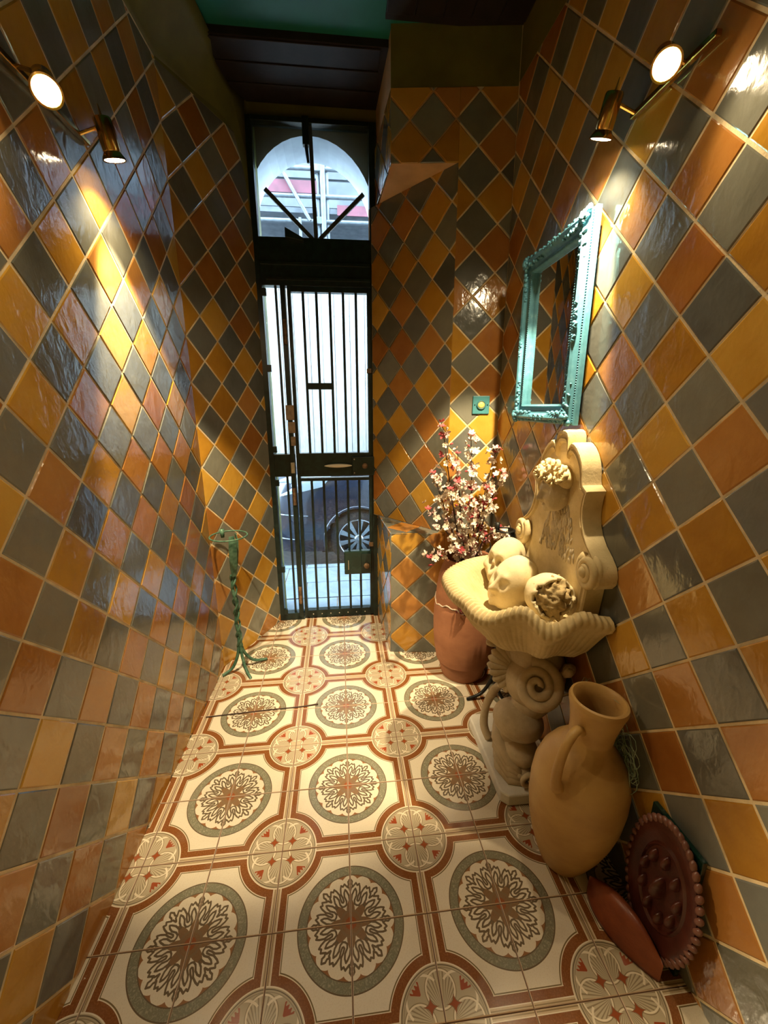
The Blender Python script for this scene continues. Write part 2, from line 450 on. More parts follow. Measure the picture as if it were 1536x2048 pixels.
# painted cove along the left wall and over the left reveal
low = [LN, FOLD, (-.54, 1.305), (-.47, 1.445), (-.425, 1.535), (-.392, 1.60)]
lz = [ZT, ZT, 2.505, 2.49, 2.40, 2.06]
hi = [(-.53, YB), (-.465, 1.137), (-.437, 1.285), (-.455, 1.394), (-.43, 1.525), (-.388, 1.60)]
hz = [ZC, ZC, 2.676, 2.676, 2.676, 2.676]
g = G(); ring = []
steps = 6
for (a, za, b, zb) in zip(low, lz, hi, hz):
    a = Vector((a[0] - .004, a[1] + .002)); b = Vector(b)
    for t in range(steps + 1):
        s_ = t / steps
        hx = s_ ** 1.7; ring.append((a.x + (b.x - a.x) * hx, a.y + (b.y - a.y) * hx, za + (zb - za) * s_))
g.v = ring
for i in range(len(low) - 1):
    for t in range(steps):
        k = i * (steps + 1) + t
        g.f.append((k, k + steps + 1, k + steps + 2, k + 1)); g.mi.append(0)
cv = g.obj('trim_3', M['olive'], smooth=True); struct(cv)
md = cv.modifiers.new('solid', 'SOLIDIFY'); md.thickness = 0.004
# wall strip over the door
struct(G().box((-.46, YD + .01, 2.612), (.26, 1.68, ZC)).obj('trim_4', M['olive']))

# ------------------------------------------------------------------ printed floor tiles
def floor_print():
    ma, nt, b = mat('printed_floor_tile')
    tc = nt.nodes.new('ShaderNodeTexCoord'); sp = nt.nodes.new('ShaderNodeSeparateXYZ')
    nt.links.new(tc.outputs['Object'], sp.inputs[0])
    u = 1 / (0.2 * K)
    x = X(nt, sp.outputs[0]) * u; y = X(nt, sp.outputs[1]) * u
    jn = noise_n(nt, 90, 2, tc.outputs['Object'])
    jit = (X(nt, jn.outputs['Fac']) - 0.5) * 0.012
    cream, red, dark, sage, beige, pale = (0.68, 0.60, 0.46), (0.19, 0.066, 0.018), (0.13, 0.095, 0.055), (0.19, 0.18, 0.12), (0.43, 0.355, 0.235), (0.72, 0.62, 0.46)
    n1 = noise_n(nt, 260, 3, tc.outputs['Object'])
    sp1 = X(nt, n1.outputs['Fac'])
    creamv = mixc(nt, ((sp1 - 0.5) * 1.6).clamp(), cream, (0.52, 0.40, 0.25))
    redv = mixc(nt, ((sp1 - 0.45) * 3).clamp(), red, (0.29, 0.115, 0.036))
    col = creamv
    # --- rosette round the local origin
    r = hyp(x, y)
    th = nt.nodes.new('ShaderNodeMath'); th.operation = 'ARCTAN2'; nt.links.new(y.s, th.inputs[0]); nt.links.new(x.s, th.inputs[1])
    th = X(nt, th.outputs[0])
    ring = ((r - 0.62) .abs()).lt(0.055)
    orn = noise_n(nt, 130, 1, tc.outputs['Object'], 0.5, 1.5)
    sagev = mixc(nt, ((X(nt, orn.outputs['Fac']) - 0.50) * 6).clamp(), sage, (0.30, 0.28, 0.195))
    col = mixc(nt, ring, col, sagev)
    for rr_, w_ in ((0.677, 0.007), (0.563, 0.006)):
        col = mixc(nt, (r - rr_).abs().lt(w_), col, dark)
    # brown scallops inside the ring (16 round the circle)
    sc = (th * 8).cos()
    scal = r.gt(0.545 - 0.03 * 1.0 + 0 * r) * r.lt(0.557)
    edge = 0.512 + sc.abs().pow(0.7) * 0.05
    scal = r.gt(edge) * r.lt(0.557)
    col = mixc(nt, scal, col, mixc(nt, sp1, (0.20, 0.085, 0.03), (0.32, 0.16, 0.07)))
    # leaf outlines: eight-fold, mirrored
    ph = ((th + 4 * pi).mod(pi / 4) - pi / 8).abs()
    fx = r * ph.sin(); fy = r * ph.cos()
    cv = nt.nodes.new('ShaderNodeCombineXYZ'); nt.links.new(fx.s, cv.inputs[0]); nt.links.new(fy.s, cv.inputs[1])
    def seg(a, c):
        ab = (c[0] - a[0], c[1] - a[1]); L2 = ab[0] ** 2 + ab[1] ** 2
        s1 = nt.nodes.new('ShaderNodeVectorMath'); s1.operation = 'SUBTRACT'; nt.links.new(cv.outputs[0], s1.inputs[0]); s1.inputs[1].default_value = (a[0], a[1], 0)
        d = nt.nodes.new('ShaderNodeVectorMath'); d.operation = 'DOT_PRODUCT'; nt.links.new(s1.outputs[0], d.inputs[0]); d.inputs[1].default_value = (ab[0] / L2, ab[1] / L2, 0)
        t = X(nt, d.outputs['Value']).clamp()
        sc_ = nt.nodes.new('ShaderNodeVectorMath'); sc_.operation = 'SCALE'; sc_.inputs[0].default_value = (ab[0], ab[1], 0); nt.links.new(t.s, sc_.inputs['Scale'])
        s2 = nt.nodes.new('ShaderNodeVectorMath'); s2.operation = 'DISTANCE'; nt.links.new(s1.outputs[0], s2.inputs[0]); nt.links.new(sc_.outputs[0], s2.inputs[1])
        return X(nt, s2.outputs['Value'])
    lines = [[(0, .205), (.03, .212), (.046, .25), (.04, .31), (.055, .355), (.082, .385), (.092, .36), (.10, .30), (.085, .235)],
             [(0, .255), (.014, .265), (.016, .31), (.01, .36), (.03, .42), (.052, .455), (.07, .43), (.10, .452), (.125, .395), (.14, .385), (.137, .335)],
             [(.125, .395), (.15, .42), (.158, .455), (.197, .478)]]
    dist = None
    for ln in lines:
        for a, c in zip(ln, ln[1:]):
            s_ = seg(a, c); dist = s_ if dist is None else dist.min(s_)
    brown = mixc(nt, sp1, (0.17, 0.095, 0.045), (0.25, 0.15, 0.075))
    star = (r - 0.055 * (ph * (8 / pi * pi)).cos()).lt(0.235)
    star = r.lt(0.14 + ph * 0.40)
    col = mixc(nt, star, col, brown)
    inl = dist.lt(0.0115)
    col = mixc(nt, inl, col, dark)
    col = mixc(nt, r.lt(0.15), col, (0.20, 0.13, 0.07)); col = mixc(nt, r.lt(0.12), col, brown)
    col = mixc(nt, r.lt(0.07), col, (0.26, 0.08, 0.03))
    # --- border band and the corner medallion round local (1, 1)
    qx = 1 - x; qy = 1 - y; q = hyp(qx, qy)
    mx = x.max(y)
    band = mx.gt(0.853).max(q.lt(0.61))
    lin1 = (((mx - 0.843).abs().lt(0.006)) * q.gt(0.61)).max((q - 0.622).abs().lt(0.007) * mx.lt(0.845))
    col = mixc(nt, band, col, redv); col = mixc(nt, lin1, col, (0.17, 0.12, 0.05))
    lin2 = (((mx - 0.853).abs().lt(0.004)) * q.gt(0.60)).max((q - 0.61).abs().lt(0.005) * mx.lt(0.855))
    col = mixc(nt, lin2, col, pale)
    out = mx.gt(0.945); col = mixc(nt, out, col, mixc(nt, sp1, (0.45, 0.33, 0.2), (0.58, 0.45, 0.29)))
    col = mixc(nt, (mx - 0.948).abs().lt(0.005), col, pale); col = mixc(nt, (mx - 0.975).abs().lt(0.006), col, (0.27, 0.19, 0.10))
    disc = q.lt(0.50); col = mixc(nt, disc, col, beige)
    for rr_, w_, c_ in ((0.50, 0.007, pale), (0.478, 0.005, dark), (0.455, 0.004, (0.28, 0.22, 0.14))):
        col = mixc(nt, (q - rr_).abs().lt(w_), col, c_)
    # fan shells along both axes, ribbed
    for a, c in ((qx, qy), (qy, qx)):
        dx = a - 0.27
        sh = hyp(dx, c); ang = nt.nodes.new('ShaderNodeMath'); ang.operation = 'ARCTAN2'
        nt.links.new(c.s, ang.inputs[0]); nt.links.new((a - 0.08).s, ang.inputs[1]); ang = X(nt, ang.outputs[0])
        rib = (ang * 46).sin().gt(0.35)
        inside = sh.lt(0.165)
        col = mixc(nt, inside, col, mixc(nt, rib, (0.47, 0.395, 0.27), (0.27, 0.21, 0.13)))
        col = mixc(nt, (sh - 0.165).abs().lt(0.008), col, pale)
        col = mixc(nt, (sh - 0.18).abs().lt(0.004), col, (0.25, 0.19, 0.11))
    # pale crescents
    cr = hyp(qx - 0.20, qy - 0.20)
    cres = (cr - 0.205).abs().lt(0.012) * (qx + qy).gt(0.40) * q.lt(0.45)
    col = mixc(nt, cres, col, pale)
    # red four-pointed star and crown on the diagonal
    sx = (qx - 0.135).abs(); sy = (qy - 0.135).abs()
    st = (sx.sqrt() + sy.sqrt()).lt(0.30)
    col = mixc(nt, (sx.sqrt() + sy.sqrt()).lt(0.335), col, (0.2, 0.13, 0.07)); col = mixc(nt, st, col, (0.27, 0.065, 0.02))
    dg = (qx + qy) * 0.7071; ac = (qx - qy) * 0.7071
    cw = (dg - 0.33) * 0.75
    spike = (ac * 150).cos() * 0.016
    crown = dg.gt(0.335) * (dg + spike).lt(0.425) * ac.abs().lt(cw + 0.004)
    col = mixc(nt, crown, col, (0.29, 0.06, 0.02))
    edge_ = qx.min(qy).min(x).min(y); col = mixc(nt, edge_.lt(0.012), col, (0.62, 0.47, 0.34))
    # scuffs
    du = noise_n(nt, 7, 5, pos_n(nt)); duf = ((X(nt, du.outputs['Fac']) - 0.52) * 1.6).clamp() * 0.5
    col = mixc(nt, duf, col, (0.34, 0.26, 0.18))
    nt.links.new(col, b.inputs['Base Color'])
    rn_ = noise_n(nt, 18, 4, pos_n(nt))
    nt.links.new(((X(nt, rn_.outputs['Fac']) - 0.5) * 0.25 + 0.17).s, b.inputs['Roughness'])
    hb = noise_n(nt, 22, 2, pos_n(nt))
    hgt = X(nt, hb.outputs['Fac']) * 0.6 - inl * 0.10 - lin1 * 0.1
    bump(nt, b, hgt.s, 0.25, 0.0015)
    return ma
M['floor_print'] = floor_print()
FT = 0.2; rn = random.Random(3)
room = [(LN[0], YB), (RN[0], YB), CBR, (CRB[0], CRB[1]), PA, (.215, YD + .02), (DL[0], YD + .02), FOLD]
pieces = [[(-.70, YB), (.80, YB), (.80, 1.20), (-.70, 1.20)], [(-.63, 1.20), (.2455, 1.20), (.214, YD + .02), (-.39, YD + .02)]]
shared_ft = None
for i in range(-4, 5):
    for j in range(-9, 9):
        # cell [i, i+1] x [j, j+1]; rosettes sit on even crossings
        ci = i if i % 2 == 0 else i + 1; cj = j if j % 2 == 0 else j + 1
        rotk = {(0, 0): 0, (1, 0): 1, (1, 1): 2, (0, 1): 3}[(ci - i, cj - j)]
        gp_ = .0011
        cell = [(i * FT + gp_, j * FT + gp_), ((i + 1) * FT - gp_, j * FT + gp_), ((i + 1) * FT - gp_, (j + 1) * FT - gp_), (i * FT + gp_, (j + 1) * FT - gp_)]
        pl = None
        for pc in pieces:
            c = clip_poly(cell, pc)
            if c and area(c) > 2e-4 and (pl is None or area(c) > area(pl)):
                pl = c
        if pl is None: continue
        if j == 6 : pass
        full = abs(area(pl) - (FT - 2 * gp_) ** 2) < 1e-7
        if full and shared_ft: me = shared_ft
        else:
            # local frame: rosette centre at the origin, turned back by rotk quarter turns
            def loc(p):
                dx, dy = p[0] - ci * FT, p[1] - cj * FT
                for _ in range(rotk): dx, dy = dy, -dx
                return (dx, dy)
            g = G(); slab(g, [loc(p) for p in pl], th=.006, bv=.0012); me = g.mesh('floor_tile', M['floor_print'])
            if full: shared_ft = me
        ob = bpy.data.objects.new('floor_tile', me); COL.objects.link(ob); ob.parent = FLOOR
        ob.matrix_local = Matrix.Translation(Vector((ci * FT, cj * FT, rn.uniform(-.0004, .0002))) * K) @ Matrix.Rotation(rotk * pi / 2, 4, 'Z') @ Matrix.Rotation(rn.gauss(0, .0012), 4, 'X') @ Matrix.Rotation(rn.gauss(0, .0012), 4, 'Y')
# ================================================================== DOOR
def glass_mat(name, tint=(0.92, 0.97, 1.0)):
    ma, nt, b = mat(name)
    out = nt.nodes['Material Output']; nt.nodes.remove(b)
    t = nt.nodes.new('ShaderNodeBsdfTransparent'); t.inputs[0].default_value = (*tint, 1)
    gl = nt.nodes.new('ShaderNodeBsdfGlossy'); gl.inputs['Roughness'].default_value = 0.02
    fr = nt.nodes.new('ShaderNodeFresnel'); fr.inputs[0].default_value = 1.45
    du = noise_n(nt, 6, 6, pos_n(nt), 0.7); df = nt.nodes.new('ShaderNodeBsdfDiffuse'); df.inputs[0].default_value = (.75, .8, .85, 1)
    mx = nt.nodes.new('ShaderNodeMixShader'); nt.links.new(fr.outputs[0], mx.inputs[0]); nt.links.new(t.outputs[0], mx.inputs[1]); nt.links.new(gl.outputs[0], mx.inputs[2])
    m2 = nt.nodes.new('ShaderNodeMixShader')
    nt.links.new(((X(nt, du.outputs['Fac']) - 0.4) * 0.10).clamp().s, m2.inputs[0]); nt.links.new(mx.outputs[0], m2.inputs[1]); nt.links.new(df.outputs[0], m2.inputs[2])
    nt.links.new(m2.outputs[0], out.inputs[0]); return ma
M['glass'] = glass_mat('dusty_pane')
Y0, Y1 = 1.598, 1.652
def bx(a, b, name, ma, parent, bevel=.0015): return G().box(a, b).obj(name, ma, parent, bevel=bevel)
dr = bpy.data.objects.new('door_1', None); COL.objects.link(dr); dr['_o'] = (-.1, 1.62, 0); dr.location = Vector((-.1, 1.62, 0)) * K
struct(dr, 'dark green iron street door with barred panes and arched light above')
I = M['iron']
bx((-.418, Y0, 0), (-.366, Y1 + .02, 2.612), 'frame_post', I, dr)
bx((.188, Y0, 0), (.224, Y1 + .02, 2.612), 'frame_post', I, dr)
bx((-.366, Y0, 2.592), (.188, Y1, 2.612), 'frame_head', I, dr)
bx((-.366, Y0, 1.893), (.188, Y1, 2.112), 'transom_rail', I, dr)
bx((-.366, Y0 - .012, 1.985), (.188, Y0, 2.0), 'rail_moulding', I, dr)
bx((-.34, Y0 - .014, 1.915), (.188, Y0, 1.93), 'rail_moulding', I, dr)
bx((-.366, Y0, 0), (-.245, Y1, .045), 'threshold_rail', I, dr)
bx((-.366, Y0, .905), (-.25, Y1, 1.032), 'middle_rail', I, dr)
bx((-.276, Y0 - .006, .02), (-.25, Y1, 1.905), 'hinge_stile', I, dr)
bx((-.306, 1.612, .045), (-.294, 1.626, 1.905), 'bar', I, dr, 0)
for nm, x0, x1, z0, z1 in (('pane', -.366, -.276, .045, .905), ('pane', -.366, -.276, 1.032, 1.905), ('pane', -.366, .188, 2.112, 2.592)):
    bx((x0, 1.633, z0), (x1, 1.637, z1), nm, M['glass'], dr, 0)
# leaf
leaf = G().box((-.243, 1.606, 0.008), (-.224, 1.646, 1.892)).obj('leaf', I, dr, bevel=.0015)
lg = G(); 
bx((.17, 1.606, .008), (.190, 1.646, 1.892), 'stile', I, leaf)
bx((-.224, 1.606, 1.868), (.17, 1.646, 1.892), 'rail', I, leaf)
bx((-.224, 1.600, .902), (.17, 1.646, 1.035), 'lock_rail', I, leaf)
bx((-.224, 1.604, .008), (.17, 1.646, .055), 'kick_rail', M['iron'], leaf)
bx((-.224, 1.602, .875), (.17, 1.646, .892), 'rail', I, leaf)
for x in (-.163, -.094, -.024, .045, .112):
    bx((x - .0068, 1.612, 1.035), (x + .0068, 1.626, 1.868), 'bar', I, leaf, 0)
    bx((x - .0068, 1.612, .055), (x + .0068, 1.626, .875), 'bar', I, leaf, 0)
bx((-.166, 1.609, 1.383), (-.021, 1.629, 1.417), 'cross_plate', I, leaf)
bx((-.224, 1.633, .055), (.17, 1.637, .875), 'pane', M['glass'], leaf, 0)
bx((-.224, 1.633, 1.035), (.17, 1.637, 1.868), 'pane', M['glass'], leaf, 0)
for i in range(7):
    G().ball((-.19 + i * .054, 1.602, .03), (.0042, .004, .0042), 8, 6).obj('rivet', M['steel'], leaf, smooth=True)
# pull handle: pointed oval grip on two posts
g = G(); g.tube([(-.085 + .157 * t / 14, 1.572, .966) for t in range(15)], [.0015 + .0095 * sin(pi * t / 14) ** .7 for t in range(15)], 10)
hd = g.obj('handle', M['white_plaster'] if False else simple('ivory_handle', (.62, .56, .44), .3), leaf, smooth=True)
g = G(); g.tube([(-.04, 1.6, .966), (-.04, 1.572, .966)], .004, 8); g.tube([(.03, 1.6, .966), (.03, 1.572, .966)], .004, 8); g.obj('handle_post', M['steel'], hd)
# upper lock, lower lock box
lk = bx((.072, 1.578, .908), (.214, 1.602, 1.014), 'lock_case', I, leaf, .003)
G().lathe([(0, 0), (.016, 0), (.016, .006), (.006, .009), (0, .009)], 14, (.145, 1.578, .962), Matrix.Rotation(pi / 2, 3, 'X')).obj('lock_cylinder', M['rusty'], lk, smooth=True)
for x, z in ((.085, .922), (.085, 1.0)): G().ball((x, 1.577, z), .004, 8, 6).obj('screw', M['steel'], lk)
lb = bx((.012, 1.562, .303), (.178, 1.604, .450), 'lock_box', simple('green_lock_enamel', (.008, .022, .017), .25, var=.3), leaf, .006)
pl_ = bx((.115, 1.552, .315), (.172, 1.563, .438), 'lock_plate', I, lb, .002)
G().lathe([(0, 0), (.017, 0), (.017, .012), (.010, .016), (0, .016)], 16, (.145, 1.552, .362), Matrix.Rotation(pi / 2, 3, 'X')).obj('lock_knob', M['rusty'], lb, smooth=True)
bx((.035, 1.559, .335), (.038, 1.563, .395), 'lock_mark', M['steel'], lb, 0)
# latch plate, keeps, hinges, wedges
bx((-.273, 1.588, .925), (-.252, 1.594, .985), 'strike_plate', M['steel'], dr, .001)
for z in (1.86, 1.49, 1.06, .87, .34, .06): bx((-.368, 1.590, z - .018), (-.345, 1.606, z + .018), 'lug', I, dr)
for z in (1.48, .48): bx((.165, 1.590, z - .012), (.19, 1.61, z + .012), 'keep', M['rusty'], dr)
for z, dz in ((1.67, .06), (.79, .05), (.17, .055)):
    g = G(); g.tube([(-.262, 1.588, z - dz), (-.262, 1.588, z + dz)], .010, 10); g.obj('hinge', M['rusty'], dr, smooth=True, auto=40)
wood_w = simple('wedge_wood', (.22, .15, .09), .7, var=.3, vscale=30)
for z0, z1, x0, x1 in ((1.22, 1.30, -.283, -.238), (1.15, 1.21, -.276, -.236), (1.08, 1.13, -.264, -.238)): bx((x0, 1.583, z0), (x1, 1.60, z1), 'wedge', wood_w, dr, .002)
# radiating bars of the light over the door
for (xa, za), (xb, zb) in (((-.083, 2.112), (-.092, 2.592)), ((-.098, 2.112), (-.322, 2.325)), ((-.068, 2.112), (.160, 2.322))):
    d = Vector((xb - xa, zb - za)).normalized(); nn = Vector((-d.y, d.x)) * .0095
    g = G(); vs = []
    for yy in (1.618, 1.632): vs += [(xa - nn.x, yy, za - nn.y), (xa + nn.x, yy, za + nn.y), (xb + nn.x, yy, zb + nn.y), (xb - nn.x, yy, zb - nn.y)]
    g.add(vs, [(0, 1, 2, 3), (7, 6, 5, 4), (0, 4, 5, 1), (1, 5, 6, 2), (2, 6, 7, 3), (3, 7, 4, 0)]); g.obj('glazing_bar', M['iron_grey'], dr)
# stay hanging from the head and closer arm on the rail
g = G(); g.box((-.128, 1.585, 2.50), (-.097, 1.612, 2.612)); g.tube([(-.112, 1.597, 2.5), (-.105, 1.597, 2.43)], [.009, .006], 8); g.obj('window_stay', I, dr)
g = G(); g.add([(-.232, 1.56, 2.10), (-.232, 1.60, 2.10), (-.232, 1.60, 2.145), (-.232, 1.56, 2.145), (-.145, 1.56, 2.085), (-.145, 1.60, 2.085), (-.145, 1.60, 2.10), (-.145, 1.56, 2.10)],
              [(0, 3, 2, 1), (4, 5, 6, 7), (0, 1, 5, 4), (1, 2, 6, 5), (2, 3, 7, 6), (3, 0, 4, 7)]); g.obj('closer_arm', I, dr, bevel=.002)

# ================================================================== OUTSIDE
# thick street wall with an arched opening
ACX, AR, AZ0, AH = -.099, .318, 2.225, .352
YW0, YW1 = 1.668, 1.90
g = G()
def arch_pts(n=22): return [(ACX - AR * cos(pi * i / n), AZ0 + AH * sin(pi * i / n)) for i in range(n + 1)]
ap = [(ACX - AR, 0)] + arch_pts() + [(ACX + AR, 0)]
WX, WZ = 2.6, 4.6
# faces: 0 inner plaster, 1 white reveal, 2 street side
for yy, mi in ((YW0, 0), (YW1, 1)):
    o = len(g.v); top = [(ACX - WX if x < ACX - .2 else ACX + WX if x > ACX + .2 else x, z) for x, z in ap]
    n = len(ap)
    for x, z in ap: g.v.append((x, yy, z))
    # outer outline: left side, top, right side
    outl = []
    for i, (x, z) in enumerate(ap):
        t = i / (n - 1)
        if i == 0: outl.append((-WX, 0))
        elif i == n - 1: outl.append((WX, 0))
        else:
            a = pi - pi * (i - 1) / (n - 3)
            cx_, sx_ = cos(a), sin(a); k = min(WX / max(abs(cx_), 1e-6), (WZ - AZ0) / max(sx_, 1e-6)); outl.append((cx_ * k, AZ0 + sx_ * k))
    for x, z in outl: g.v.append((x, yy, z))
    for i in range(n - 1): g.f.append((o + i, o + i + 1, o + n + i + 1, o + n + i)); g.mi.append(mi)
n = len(ap)
for i in range(n - 1): g.f.append((i, i + 1, 2 * n + i + 1, 2 * n + i)); g.mi.append(1)
struct(g.obj('wall_street', [M['dull_plaster'], M['white_plaster']]))
# ground outside
M['paving'] = simple('pale_paving_stone', (.075, .095, .108), .8, var=.16, vscale=6, bmp=.4, bscale=60)
M['asphalt'] = simple('asphalt', (.06, .065, .07), .9, var=.2, vscale=30, bmp=.5, bscale=150)
struct(G().box((-4, 2.56, -.30), (4, 9, -.17)).obj('floor_road', M['asphalt']))
pav = struct(G().box((-4, 1.60, -.25), (4, 2.5, -.028)).obj('floor_pavement', M['floor_grout']))
rn = random.Random(11)
for r_, (ya, yb) in enumerate(((1.66, 1.93), (1.936, 2.2), (2.206, 2.5))):
    x = -1.3 + r_ * .11
    while x < 1.3:
        w_ = rn.choice((.32, .4, .46))
        G().box((x, ya, -.03), (x + w_ - .006, yb, -.020 + rn.uniform(-.002, .002))).obj('paving_slab', M['paving'], pav, bevel=.003); x += w_
krb = struct(G().box((-4, 2.5, -.3), (4, 2.57, -.03)).obj('floor_kerb', M['floor_grout']))
for i in range(5): G().box((-1.5 + i * .6, 2.503, -.2), (-1.5 + i * .6 + .594, 2.575, -.018)).obj('kerb_stone', M['paving'], krb, bevel=.006)
# timber hoarding
M['pine'] = None
def pine():
    ma, nt, b = mat('pale_pine_board'); v = pos_n(nt, (14, 14, 1.1)); oi = nt.nodes.new('ShaderNodeObjectInfo')
    n = noise_n(nt, 6, 6, v, .6, 1.2)
    c = ramp(nt, n.outputs['Fac'], [(.3, (.17, .145, .12)), (.5, (.27, .245, .21)), (.75, (.32, .30, .27))])
    nt.links.new(mixc(nt, X(nt, oi.outputs['Random']) * .3, c, (.34, .33, .31)), b.inputs['Base Color'])
    b.inputs['Roughness'].default_value = .75; bump(nt, b, n.outputs['Fac'], .2, .002); return ma
M['pine'] = pine()
hoard = thing('timber_hoarding', 'tall hoarding of pale pine boards across the street', 'hoarding', (-.15, 4.1, -.17))
rn = random.Random(21)
x = -1.5
while x < 1.4:
    w_ = rn.choice((.135, .15, .165))
    G().box((x, 4.1 + rn.uniform(-.004, .004), -.165), (x + w_ - .006, 4.125, 2.72)).obj('board', M['pine'], hoard, origin=(x, 4.1, 0), bevel=.002); x += w_
for z in (.4, 1.5, 2.5): G().box((-1.5, 4.125, z), (1.42, 4.165, z + .09)).obj('rail', M['pine'], hoard)
# scaffold
M['galv'] = simple('galvanised_tube', (.09, .10, .11), .45, .5, var=.15, vscale=20)
M['net'] = simple('red_guard_strip', (.10, .022, .034), .7, var=.2)
M['deck'] = simple('grey_scaffold_board', (.075, .08, .09), .8, var=.25, vscale=10)
M['facade'] = simple('grey_facade', (.052, .056, .064), .85, var=.25, vscale=4)
sc = thing('scaffold', 'galvanised tube scaffold rising above the pine hoarding', 'scaffold', (-.1, 4.6, -.17))
def tb(a, b, r=.024, ma='galv', nm='tube'): return G().tube([a, b], r, 10).obj(nm, M[ma], sc, smooth=True, auto=40)
for x in (-1.35, -.15, 1.15): tb((x, 4.55, -.165), (x, 4.55, 4.6))
tb((-.06, 4.55, 2.6), (-.06, 4.55, 4.3)); tb((-.1, 4.5, 2.7), (-.1, 4.5, 4.0), .03)
for x in (-1.35, 1.15): tb((x, 5.35, -.165), (x, 5.35, 4.6))
for z in (3.08, 3.28, 3.52, 3.78, 4.02): tb((-1.6, 4.52, z), (1.5, 4.52, z + .01), .022)
tb((-.62, 4.5, 3.9), (-.25, 4.5, 3.28), .02, nm='brace'); tb((-.36, 4.48, 3.3), (-.36, 4.48, 2.95), .018, nm='brace')
for z in (3.38, 2.86): G().box((-1.6, 4.56, z), (1.5, 5.3, z + .05)).obj('deck_board', M['deck'], sc)
G().box((-1.6, 4.535, 3.56), (-.12, 4.55, 3.68)).obj('guard_strip', M['net'], sc); G().box((.05, 4.535, 3.36), (1.5, 4.55, 3.46)).obj('guard_strip', M['net'], sc)
for z in (3.28, 3.78): G().box((-.2, 4.48, z - .03), (-.1, 4.56, z + .04)).obj('coupler', M['galv'], sc, bevel=.005)
fb = struct(G().box((-6, 6.2, -.2), (6, 6.5, 5.0)).obj('wall_opposite', M['facade']))
for i in range(10):
    G().box((-2.2, 6.16, 1.2 + i * .36), (2.2, 6.2, 1.2 + i * .36 + .33)).obj('cladding_board', M['facade'], fb, bevel=.004)

# ------------------------------------------------------------------ parked car (nose towards -X)
M['paint'] = simple('dark_navy_car_paint', (.006, .010, .022), .22, 0, coat=.8)
M['tyre'] = simple('tyre_rubber', (.012, .012, .013), .8)
M['alloy'] = simple('silver_alloy', (.38, .40, .42), .25, .9)
M['cglass'] = simple('car_window', (.02, .03, .04), .05, coat=.5)
M['black_trim'] = simple('black_trim', (.008, .008, .009), .5)
def lampmat():
    ma, nt, b = mat('headlight_lens'); b.inputs['Base Color'].default_value = (.25, .29, .31, 1); b.inputs['Roughness'].default_value = .08
    b.inputs['Metallic'].default_value = .3; n = noise_n(nt, 25, 3, pos_n(nt)); bump(nt, b, n.outputs['Fac'], .4, .004); return ma
M['lens'] = lampmat()
car = thing('parked_car', 'dark navy hatchback parked at the kerb outside the door', 'car', (.9, 3.3, -.17))
# side profile of the body in (x, z), front at left; arch cut round the wheel
WCX, WCZ, WR = .155, .095, .268
GZ = -.17
prof = [(-.88, .02), (-.90, .22), (-.87, .42), (-.80, .53), (-.62, .63), (-.30, .715), (.10, .78), (.36, .80)]
sil = [(1.62, .02)]
body_t = prof + [(.42, .80), (1.9, .80), (1.9, .02)]
arch = [(WCX + .335 * cos(a), WCZ + .335 * sin(a)) for a in [radians(-12 + 204 * i / 18) for i in range(19)]]
under = [(WCX + .33, .02)]
outline = body_t + arch + [(WCX - .34, .0)]
def inset_x(x, t): return x
# cross-section: shoulder bulge via several y-slices
g = G(); ys = [(2.87, .0, 1.0), (2.835, .10, 1.0), (2.825, .30, 1.0), (2.85, .52, 1.0), (2.92, .70, 1.0)]
nseg = 40
def topz(x):
    for (xa, za), (xb, zb) in zip(prof + [(2.2, .80)], (prof + [(2.2, .80)])[1:]):
        if xa <= x <= xb or (xa > xb and xb <= x <= xa): return za + (zb - za) * (x - xa) / (xb - xa + 1e-9)
    return .80
def frontx(z): return -.86 - .05 * cos((z - .25) * 3)
cols = []
N1, N2 = 60, 14
xs = [-.90 + 2.8 * i / N1 for i in range(N1 + 1)]
for i, x in enumerate(xs):
    tz = max(topz(max(x, -.88)), .12); colv = []
    nose = max(0, (-.35 - x) / .55)
    for j in range(N2 + 1):
        t = j / N2; z = 0.0 + (tz - 0.0) * t
        y = 2.84 + .10 * max(0, t - .62) ** 2 * 6 + .05 * max(0, .25 - t) + .42 * nose ** 2.2
        colv.append((x, y, z))
    cols.append(colv)
for i in range(N1):
    for j in range(N2):
        c = [cols[i][j], cols[i + 1][j], cols[i + 1][j + 1], cols[i][j + 1]]
        mx_, mz_ = sum(p[0] for p in c) / 4, sum(p[2] for p in c) / 4
        if hypot(mx_ - WCX, mz_ - WCZ) < .31: continue
        g.add(c, [(0, 1, 2, 3)])
# bonnet and far side
for i in range(N1):
    a, b = cols[i][N2], cols[i + 1][N2]
    for k in range(6):
        t0, t1 = k / 6, (k + 1) / 6
        def bn(p, t): return (p[0], p[1] + (4.0 - p[1]) * t, p[2] + .05 * sin(pi * t))
        g.add([bn(a, t0), bn(b, t0), bn(b, t1), bn(a, t1)], [(0, 1, 2, 3)])
# nose
for j in range(N2):
    a, b = cols[0][j], cols[0][j + 1]
    g.add([a, (a[0] - .02, 3.7, a[2]), (b[0] - .02, 3.7, b[2]), b], [(0, 1, 2, 3)])
bo_ = g.obj('body', M['paint'], car, smooth=True)
md = bo_.modifiers.new('weld', 'WELD'); md.merge_threshold = .002
